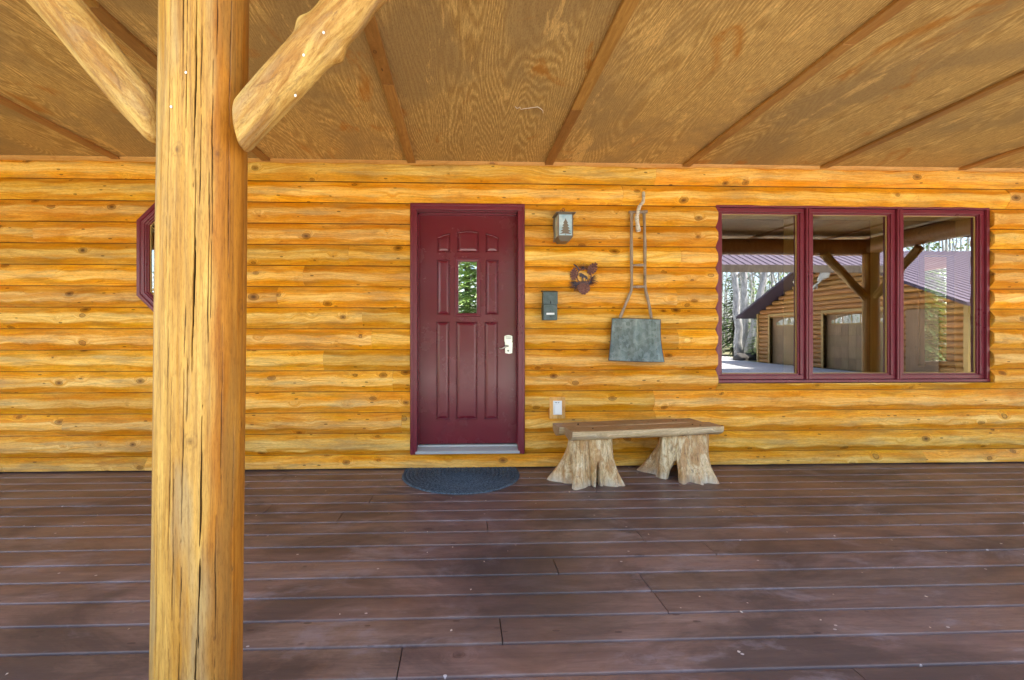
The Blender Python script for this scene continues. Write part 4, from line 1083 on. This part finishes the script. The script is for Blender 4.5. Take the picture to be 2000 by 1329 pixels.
# ------------------------------------------------------------------ bench
fl, frr = P(1118, 846, 3.08), P(1413, 836, 3.235)
rz = math.atan2(3.235-3.08, frr.x-fl.x); bc = Vector(((fl.x+frr.x)/2, (3.08+3.235)/2, 0))
bench = empty("bench", bc, rz, label="rustic half-log bench standing on two flared tree stump legs", cat="bench")
def kb(mb, name, m, smooth=None, **k): o = mb.build(name, m, None, smooth, **k); o.parent = bench; return o
SZ, TH = .437, .078; hl = (Vector((frr.x, 3.235))-Vector((fl.x, 3.08))).length/2
def slab(x0, x1, y0, y1, flip, seed):
    """half-log slab: flat top, rounded barkless outer edge"""
    n = 60; rs = random.Random(seed); ph = [rs.uniform(0, 6.28) for _ in range(6)]; A = []
    for i in range(n):
        x = x0+(x1-x0)*i/(n-1); e0 = .006*math.sin(x*5+ph[0])+.003*math.sin(x*17+ph[1]); w_ = y1-y0
        sec = []
        zt = SZ+.002*math.sin(x*4+ph[2])
        k = 14
        for j in range(k+1):           # round belly from outer edge to inner edge
            t = j/k; a = PI*t
            yy = y0+e0+w_*(.5-.5*math.cos(a))*1.0
            dep = TH*(1.0 if True else 1)*(math.sin(a)**.55)*(1+.06*math.sin(x*9+j+ph[3]))
            sec.append((x, yy, zt-max(.0, dep)))
        for j in range(1, k):
            t = 1-j/k; sec.append((x, y0+e0+w_*(.02+.96*t), zt+.0015*math.sin(x*30+j*2)))
        A.append(sec)
    A = np.array(A); 
    if flip: A[:, :, 1] = y0+y1-A[:, :, 1]
    return A, k
M2 = [M['seat_top'], M['seat_edge']]
def build_slab(x0, x1, y0, y1, flip, seed):
    A, k = slab(x0, x1, y0, y1, flip, seed); m = MB(); m.cur = seed*.37 % 1; m.grid(A, closed=True, caps=True)
    o = kb(m, "seat_slab", M2[0], 40); o.data.materials.append(M2[1])
    c = A.shape[1]; nf = (A.shape[0]-1)*c
    for f in o.data.polygons:
        if f.index < nf and (f.index % c) < k: f.material_index = 1
    bm = bmesh.new(); bm.from_mesh(o.data); bmesh.ops.recalc_face_normals(bm, faces=bm.faces[:]); bm.to_mesh(o.data); bm.free()
    return o
build_slab(-hl, hl, 0.0, .165, False, 1); build_slab(-hl-.04, hl-.055, .176, .335, True, 2)
for (x, y) in ((hl-.16, .06), (hl-.20, .10), (hl-.28, .24), (hl-.23, .27), (-hl+.2, .08), (-hl+.15, .25)): m = MB(); m.tube([(x, y, SZ-.003), (x, y, SZ+.0045)], .007, 10); kb(m, "peg", M['rubber'])
def stump_leg(cx_, cy_, top, lobes, gaps, seed, h=SZ-TH+.012):
    """top: (half x, half y); lobes: (angle, reach, width); gaps: (angle, width, height)"""
    na, nz = 200, 46; rs = random.Random(seed); ph = [rs.uniform(0, 6.28) for _ in range(8)]; A = np.zeros((nz, na, 3)); inn = np.zeros((nz, na, 3))
    for k in range(na):
        a = 2*PI*k/na; ca, sa = math.cos(a), math.sin(a)
        r_top = 1/math.sqrt((ca/top[0])**2+(sa/top[1])**2)*(1+.035*math.sin(5*a+ph[0])+.025*math.sin(9*a+ph[1]))
        fl_ = sum(re*math.exp(-(((a-la+PI) % (2*PI)-PI)/wd)**2) for la, re, wd in lobes)
        zl = 0
        for ga, gw, gh in gaps:
            d = abs((a-ga+PI) % (2*PI)-PI)/gw
            if d < 1: zl = max(zl, gh*math.sqrt(1-d*d)**1.0)
        for i in range(nz):
            t = i/(nz-1); z = zl+(h-zl)*t; q = 1-z/h
            r = r_top*(1+.08*q)+fl_*(q**1.8)*.90+.006*q
            # deep flutes between roots
            r += .050*(.32+q*.8)*(abs(math.sin(3.5*a+ph[2]+.35*math.sin(z*7)+.3*math.sin(2*a)))**.6-.80)-.024*(.4+q)*max(0, math.sin(5*a+ph[5]+z*3))**10+.004*math.sin(13*a+ph[3]+z*12)*(.4+q)
            r += .003*math.sin(31*a+z*25+ph[4])
            A[i, k] = (cx_+r*ca, cy_+r*sa, z)
            ri_ = max(.02, r-.032); inn[i, k] = (cx_+ri_*ca, cy_+ri_*sa, z)
    m = MB(); m.grid(A, closed=True); m.grid(inn[::-1], closed=True)
    m.grid(np.array([inn[0], A[0]]), closed=True); m.add([tuple(p) for p in A[-1]], [tuple(range(na))])
    o = kb(m, "stump_leg", M['stump'], 60); return o
def loc2(px, py):       # pixel on the deck -> bench coordinates
    g_ = G(px, py)-bc; return Vector((g_.x*math.cos(rz)+g_.y*math.sin(rz), -g_.x*math.sin(rz)+g_.y*math.cos(rz)))
lcx, lcy = -hl+.215, .155
rcx, rcy = hl-.235, .165
def lob(cx_, cy_, px, py, top, wd, f=1.0):
    p = loc2(px, py); d = Vector((p.x-cx_, p.y-cy_)); a = math.atan2(d.y, d.x); rt = 1/math.sqrt((math.cos(a)/top[0])**2+(math.sin(a)/top[1])**2)
    return (a, max(.0, d.length-rt*1.08)*f, wd)
tl_, tr_ = (.175, .115), (.195, .12)
stump_leg(lcx, lcy, tl_, [lob(lcx, lcy, 1070, 937, tl_, .30), lob(lcx, lcy, 1125, 956, tl_, .26), lob(lcx, lcy, 1222, 951, tl_, .27), lob(lcx, lcy, 1182, 949, tl_, .25, .9), (1.2, .08, .4), (2.3, .08, .4)],
          [(math.atan2(*(loc2(1167, 950)-Vector((lcx, lcy))).yx), .17, .20), (1.7, .3, .12)], 21)
stump_leg(rcx, rcy, tr_, [lob(rcx, rcy, 1246, 918, tr_, .25), lob(rcx, rcy, 1280, 930, tr_, .25), lob(rcx, rcy, 1334, 946, tr_, .22), lob(rcx, rcy, 1386, 952, tr_, .22), lob(rcx, rcy, 1405, 946, tr_, .2), (.9, .08, .4), (2.0, .08, .4)],
          [(math.atan2(*(loc2(1311, 940)-Vector((rcx, rcy))).yx), .21, .15), (1.4, .3, .12)], 34)

# ------------------------------------------------------------------ doormat
ctr = G(900, 908); mw = (G(1014, 925).x-G(787, 925).x)/2; my = G(900, 967).y; cxm = (G(1014, 925).x+G(787, 925).x)/2; backy = D-.035
cym = G(900, 925).y-.01
m = MB(); nr, na = 108, 360; A = np.zeros((nr+1, na, 3)); bands = 15
ry = cym-my
for k in range(na):
    a = PI+PI*k/(na-1)                          # front half
    for i in range(nr+1):
        s_ = i/nr; b_ = s_*bands; fr_ = b_-math.floor(b_); z = .006+.0066*math.sqrt(max(0, math.sin(PI*fr_)))
        z += .0026*math.sin(a*(40+60*s_)+(PI if int(b_) % 2 else 0)+fr_*5)*math.sin(PI*fr_)
        if i == nr: z = .001
        ang = a
        A[i, k] = (cxm+s_*mw*math.cos(ang)*(1+.0), cym+s_*ry*math.sin(ang), z)
m.grid(A)
# straight back portion, running to the wall
nb = 14; Bq = np.zeros((nb, 2*nr+1, 3))
for i in range(nb):
    y = cym+(backy-cym)*i/(nb-1)
    for j in range(2*nr+1):
        u = (j-nr)/nr; b_ = abs(u)*bands; fr_ = b_-math.floor(b_); z = .006+.0066*math.sqrt(max(0, math.sin(PI*fr_)))+.0026*math.sin(y*90+(PI if int(b_) % 2 else 0)+fr_*5)*math.sin(PI*fr_)
        sx = math.sqrt(max(0, 1-((y-cym)/(ry*1.6))**2))
        if abs(u) == 1: z = .001
        Bq[i, j] = (cxm+u*mw*sx, y, z)
m.grid(Bq)
o = m.build("doormat", M['braid'], smooth=70); tag(o, "blue-grey braided half-oval doormat on the deck below the door", "doormat")
# scattered scraps on the deck
m = MB(); rs = random.Random(9)
spots = [(1228, 914), (1245, 925), (1328, 949), (1112, 962), (760, 1005), (835, 1040)]
allp = [G(x, y) for x, y in spots]+[Vector((rs.uniform(-3, 4), rs.uniform(1.45, 3.5), 0)) for _ in range(75)]
for i, p in enumerate(allp):
    r = rs.uniform(.0022, .0050) if i > 3 else .009; a0 = rs.uniform(0, 6.28)
    vs = [(p.x+r*math.cos(a0+a)*(1+.4*math.sin(3*a)), p.y+r*1.3*math.sin(a0+a), .0025+rs.uniform(0, .003)) for a in (0, 1.2, 2.4, 3.6, 4.9)]
    m.add(vs, [(0, 1, 2, 3, 4)])
o = m.build("leaf_scraps", M['chips']); tag(o, "tiny pale leaf scraps scattered over the brown deck boards", "leaf scraps", kind='stuff')

# ------------------------------------------------------------------ what the windows mirror: garage, trees, yard
GXf = 14.1                                     # garage facade, facing -x
gy0, gy1 = 2*DG-19.1, 2*DG-11.0                # far and near corners
gm = (gy0+gy1)/2; ez = 2.15; apex = ez+(gy1-gm+.0)*.5
garage = empty("garage", (GXf, gm, GZ), label="log-sided garage with a gabled maroon roof, mirrored in the triple window", cat="garage")
def gk(mb, name, m, smooth=None, **k): return kid(mb, name, m, garage, smooth, **k)
dw = [(2*DG-18.35, 2*DG-16.2), (2*DG-15.55, 2*DG-13.2)]; dz1 = 2.0
def gwall():
    m = MB(); rr = random.Random(2)
    z = GZ
    while z < apex-.02:
        z2 = z+.19; zc = (z+z2)/2
        a, b = gy0, gy1
        if z2 > ez: 
            k = (zc-ez)/.5; a, b = gy0+k, gy1-k
            if b-a < .1: break
        segs = [(a, b)]
        if zc < dz1:
            segs = [(gy0, dw[0][0]), (dw[0][1], dw[1][0]), (dw[1][1], gy1)]
        for (s_, e) in segs:
            m.cur = rr.random(); sec = [(GXf+.05, z), (GXf-.012, z+.006), (GXf-.05, z+.05), (GXf-.058, z+.095), (GXf-.05, z+.14), (GXf-.012, z2-.006), (GXf+.05, z2)]
            m.grid(np.array([[(x, y, zz) for x, zz in sec] for y in (s_, e)]), caps=True)
        z = z2
    return m
gk(gwall(), "wall", M['garage_log'], 50)
m = MB(); m.box(GXf+.20, GXf+7, gy0+.02, gy1-.02, GZ, ez); 
m.plate([(gy0+.05, ez-.02), (gy1-.05, ez-.02), (gm, apex-.06)], 0, -.1, Matrix.Translation((GXf+.12, 0, 0)) @ Matrix.Rotation(PI/2, 4, 'Z'))
gk(m, "body", M['interior'])
def slope_roof(m, x0, x1, yA, zA, yB, zB, th=.10, pitch=.25):
    n = int((x1-x0)/pitch); xs = []
    for i in range(n): x = x0+i*pitch; xs += [(x, 0), (x+pitch*.8, 0), (x+pitch*.86, .025), (x+pitch*.94, .025)]
    xs.append((x1, 0))
    m.grid(np.array([[(x, yA, zA-th) for x, h in xs], [(x, yA, zA+h) for x, h in xs], [(x, yB, zB+h) for x, h in xs], [(x, yB, zB-th) for x, h in xs], [(x, yA, zA-th) for x, h in xs]]))
    for x, _ in (xs[0], xs[-1]): m.add([(x, yA, zA-th), (x, yA, zA), (x, yB, zB), (x, yB, zB-th)], [(0, 1, 2, 3)])
m = MB(); ov = .55
slope_roof(m, GXf-.75, GXf+7.3, gy0-ov, ez-ov*.5+.16, gm, apex+.16); slope_roof(m, GXf-.75, GXf+7.3, gy1+ov, ez-ov*.5+.16, gm, apex+.16)
gk(m, "roof", M['burg_roof'])
for (a, b) in dw:
    m = MB(); x = GXf+.10
    for k in range(5):
        z0_ = GZ+.01+k*(dz1-GZ-.02)/5; z1_ = z0_+(dz1-GZ-.02)/5-.008; nn = 8
        for q in range(nn):
            m.cur = random.random(); y0_ = a+(b-a)*q/nn; m.box(x, x+.05, y0_+.004, a+(b-a)*(q+1)/nn-.004, z0_, z1_, .004)
    gd = gk(m, "garage_door", M['garage_door'])
    m = MB(); zc = dz1-.42; A = [(a+.2, zc), (b-.2, zc)]+[(b-.2-(b-a-.4)*t, zc+.12+.2*math.sin(PI*t)) for t in np.linspace(0, 1, 11)]
    m.plate(A, 0, -.02, Matrix.Translation((x-.006, 0, 0)) @ Matrix.Rotation(PI/2, 4, 'Z')); o = m.build("arched_light", M['door_glass']); o.parent = gd
    m = MB()
    for t in np.linspace(.06, .94, 6): y_ = b-.2-(b-a-.4)*t; m.box(x-.012, x+.0, y_-.015, y_+.015, zc, zc+.12+.2*math.sin(PI*t))
    m.box(x-.014, x-.002, a+.2, b-.2, zc-.03, zc+.005); o = m.build("muntin", M['jamb']); o.parent = gd
    m = MB(); 
    for (y0_, y1_) in ((a-.09, a), (b, b+.09)): m.box(GXf-.075, GXf+.06, y0_, y1_, GZ, dz1, .004)
    m.box(GXf-.076, GXf+.06, a-.09, b+.09, dz1, dz1+.1, .004); o = m.build("door_casing", M['jamb']); o.parent = gd
m = MB(); ay = 2*DG-12.1; m.cur = .4; m.box(GXf-.085, GXf-.06, ay-.45, ay+.45, GZ+.1, 1.95, .004); gk(m, "side_door", M['garage_door'])
for yc in (gy0, gy1): m = MB(); m.box(GXf-.09, GXf+.03, yc-.05, yc+.055, GZ, ez, .005); gk(m, "corner_board", M['jamb'])
# lean-to roof over the walk between house and garage
m = MB(); LY = 2*DG-12.6; lz = P(1550, 524, 12.6).z
slope_roof(m, 4.4, 14.0, LY+.0, lz+.10, LY-1.9, lz+1.15)
walk = tag(m.build("covered_walk", M['burg_roof']), "ribbed maroon metal walkway roof mirrored across the top of the window", "walkway roof")
m = MB(); m.box(4.4, 14.0, LY+.002, LY+.04, lz-.14, lz+.09, .004); o = m.build("fascia", M['bark_dark']); o.parent = walk
for dy, dz in ((-.3, 0), (-1.7, .9)): m = MB(); m.tube([(4.6, LY+dy, GZ), (4.6, LY+dy, lz+dz)], .10, 16); o = m.build("support_post", M['pole']); o.parent = walk
# antlers on the garage gable
ac = Vector((GXf-.12, 2*DG-15.9, 3.05))
m = MB()
for s_ in (-1, 1):
    b0 = ac+Vector((-.05, 0, 0)); e = ac+Vector((-.12, s_*.28, .10)); palm = ac+Vector((-.16, s_*.58, .28))
    m.tube([b0, e, palm], [.035, .03, .055], 10)
    for k in range(5): 
        q = palm+Vector((0, s_*(-.16+.10*k), .02*k)); m.tube([q-Vector((0, s_*.05, .08)), q+Vector((0, s_*.05, .16)), q+Vector((-.03, s_*.10, .30-.03*abs(k-2)))], [.05, .035, .006], 8)
    m.tube([e, e+Vector((-.05, s_*.05, -.22))], [.03, .008], 8)
m.tube([ac+Vector((0, 0, .05)), ac+Vector((-.08, 0, -.16))], [.07, .04], 10)
tag(m.build("antlers", M['antler'], smooth=180), "pale palmate moose antlers mounted on the garage gable", "antlers")

# trees
def leafcloud(m, c, r, n, size, rr, flat=1.0):
    for _ in range(n):
        d = Vector((rr.gauss(0, 1), rr.gauss(0, 1), rr.gauss(0, 1))).normalized()*r*rr.random()**.4; d.z *= flat
        p = c+d; a = Vector((rr.gauss(0, 1), rr.gauss(0, 1), rr.gauss(0, 1))).normalized(); b = a.orthogonal().normalized(); s_ = size*rr.uniform(.6, 1.3)
        m.cur = rr.random(); m.add([p-a*s_, p+b*s_*.45, p+a*s_, p-b*s_*.45], [(0, 1, 2, 3)])
def conifer(x, y, h, r, seed, label, group=None, kind='spruce_tree', mat='needle', dens=1.0):
    rr = random.Random(seed); t = empty(kind, (x, y, GZ), label=label, cat="tree", group=group)
    m = MB(); m.tube([(0, 0, 0), (0, 0, h*.5), (0, 0, h*.98)], [h*.018, h*.011, .01], 8); o = m.build("trunk", M['bark_dark'], smooth=180); o.parent = t
    m = MB(); z = h*.06
    while z < h:
        q = 1-z/h; R_ = r*q**.85+.06; nb = max(4, int(9*q+4))
        for k in range(nb):
            a = rr.uniform(0, 6.28); L = R_*rr.uniform(.7, 1.1); d = Vector((math.cos(a), math.sin(a), 0))
            ns = max(3, int(L/.16*dens))
            for i in range(ns):
                u = (i+.5)/ns; p = d*L*u+Vector((0, 0, z-.22*L*u*u+.05)); side = Vector((-d.y, d.x, 0))
                for s_ in (-1, 1):
                    w_ = .30*(1-u*.5)*min(1, L)*rr.uniform(.7, 1.2); e = p+side*s_*w_+d*w_*.6+Vector((0, 0, -.10*w_+rr.uniform(-.04, .04)))
                    m.cur = rr.random(); m.add([p-d*.05, p+d*.08, e], [(0, 1, 2)])
                m.cur = rr.random(); m.add([p-side*.05, p+side*.05, p+d*.2+Vector((0, 0, -.10))], [(0, 1, 2)])
        z += rr.uniform(.10, .17)*max(1.0, h/9)
    o = m.build("crown", M[mat]); o.parent = t; return t
def broad(x, y, h, lean_, seed, label, rad=.17, group=None, leaves=240):
    rr = random.Random(seed); t = empty("birch_tree", (x, y, GZ), label=label, cat="tree", group=group)
    m = MB(); n = 14; pts = [Vector((lean_[0]*(i/n)**1.15, lean_[1]*(i/n)**1.15, h*i/n))+Vector((rr.uniform(-.05, .05), rr.uniform(-.05, .05), 0)) for i in range(n+1)]
    m.tube(pts, [rad*(1.25 if i == 0 else 1)*(1-.75*i/n) for i in range(n+1)], 10)
    tips = []
    for i in range(5, n+1):
        for _ in range(3):
            a = rr.uniform(0, 6.28); L = (1-i/n*.7)*h*.16; e = pts[i]+Vector((math.cos(a)*L, math.sin(a)*L, L*.9)); m.tube([pts[i], (pts[i]+e)/2+Vector((0, 0, -.05)), e], [rad*.25*(1.1-i/n), rad*.15*(1.1-i/n), .008], 5)
            for _2 in range(2): f_ = e+Vector((rr.uniform(-.6, .6), rr.uniform(-.6, .6), rr.uniform(.1, .8))); m.tube([e-(e-pts[i])*.3, f_], [.014, .005], 4); tips.append(f_)
    o = m.build("trunk", M['bark_grey'], smooth=180); o.parent = t
    m = MB()
    for p in tips: leafcloud(m, p, .5, max(2, leaves//len(tips)), .05, rr)
    o = m.build("crown", M['spring']); o.parent = t; return t
grp = "pale birch trunks mirrored in the left pane"
for i, (px, py, Yv, ln, lab) in enumerate(((1444, 702, 21.5, (-.9, .2), "leaning pale birch trunk, leftmost of the mirrored clump"), (1452, 702, 22.2, (.1, -.1), "straight pale birch trunk in the middle of the mirrored clump"), (1461, 700, 21.9, (2.6, .4), "pale birch trunk bending towards the garage roof"))):
    p = R(px, py, Yv); broad(p.x, p.y, 12, ln, 40+i, lab, .21, grp)
m = MB(); rr = random.Random(3)
for k in range(5):
    p = R(1448+k*9, 706, 20.6+rr.uniform(-.3, .5)); bm = bmesh.new(); bmesh.ops.create_icosphere(bm, subdivisions=3, radius=.32)
    for v in bm.verts: v.co *= 1+.25*math.sin(v.co.x*11+k)*math.cos(v.co.y*13+v.co.z*9)
    m.bm(bm, Matrix.Translation((p.x, p.y, GZ+.12)) @ Matrix.Diagonal((1.1, 1, .75, 1)))
tag(m.build("boulder_pile", M['rock'], smooth=180), "dark boulders heaped at the foot of the birch clump", "boulders")
p = R(1484, 700, 20.8); conifer(p.x, p.y+.3, 3.4, .9, 61, "young spruce between the birch clump and the garage corner", "spruces mirrored in the window", mat='spring')
p = R(1415, 690, 25); conifer(p.x+.6, p.y, 5.5, 1.7, 62, "spruce at the left edge of the mirrored yard", "spruces mirrored in the window")
p = R(1850, 690, 24); conifer(19.2, p.y+4, 9, 2.4, 63, "dense spruce behind the garage", "spruces mirrored in the window")
for i, (x, y, h) in enumerate(((.7, -7.5, 7), (-.9, -9.0, 8), (1.9, -10.5, 9), (.2, -12.5, 11))):
    conifer(x, y, h, 2.1, 70+i, ("tall spruce opposite the door, nearest to the porch", "tall spruce opposite the door, left of the nearest one", "tall spruce opposite the door, right of the nearest one", "tallest spruce opposite the door, farthest back")[i], "spruces mirrored in the door glass", mat='spring')
conifer(14.3, 12.4, 7, 1.7, 80, "spruce seen through the far window of the house", "spruces mirrored in the window", mat='spring')
conifer(17.6, 14.9, 8, 2.2, 81, "spruce behind the house, half hidden at the far window's edge", "spruces mirrored in the window")
conifer(15.9, 14.6, 9, 2.4, 82, "farthest spruce seen through the house to the back yard", "spruces mirrored in the window", mat='spring')
# the wood round the yard: one mass of thin trunks and spring leaf
def woods():
    m = MB(); lf = MB(); rr = random.Random(17)
    for k in range(1250):
        a = rr.uniform(math.radians(-178), math.radians(-2)); d_ = rr.uniform(27, 48)
        x, y = 6+d_*math.cos(a)*1.1, d_*math.sin(a)*.95
        if k >= 900: x, y = rr.uniform(12, 40), rr.uniform(17, 28)
        if abs(x) < 60:
            h = rr.uniform(8, 15); r = rr.uniform(.04, .12); m.tube([(x, y, GZ), (x+rr.uniform(-.4, .4), y, h*.5), (x+rr.uniform(-1, 1), y, h)], [r, r*.7, .02], 5, caps=False)
            for q in range(6):
                z = rr.uniform(.25, .95)*h; e = (x+rr.uniform(-1.4, 1.4), y+rr.uniform(-1, 1), z+rr.uniform(.5, 1.5)); m.tube([(x, y, z), e], [r*.3, .012], 3, caps=False)
            leafcloud(lf, Vector((x, y, rr.uniform(.15, 1)*h)), 1.6, 34, .14, rr)
            if k % 2 == 0: leafcloud(lf, Vector((x+1, y+1, rr.uniform(0, 2.5))), 1.4, 44, .13, rr)
    return m, lf
m, lf = woods()
o = m.build("far_woods", M['bark_grey']); tag(o, "thin grey trunks of the spring wood round the yard", "woods", kind='stuff')
o2 = lf.build("foliage", M['spring']); o2.parent = o
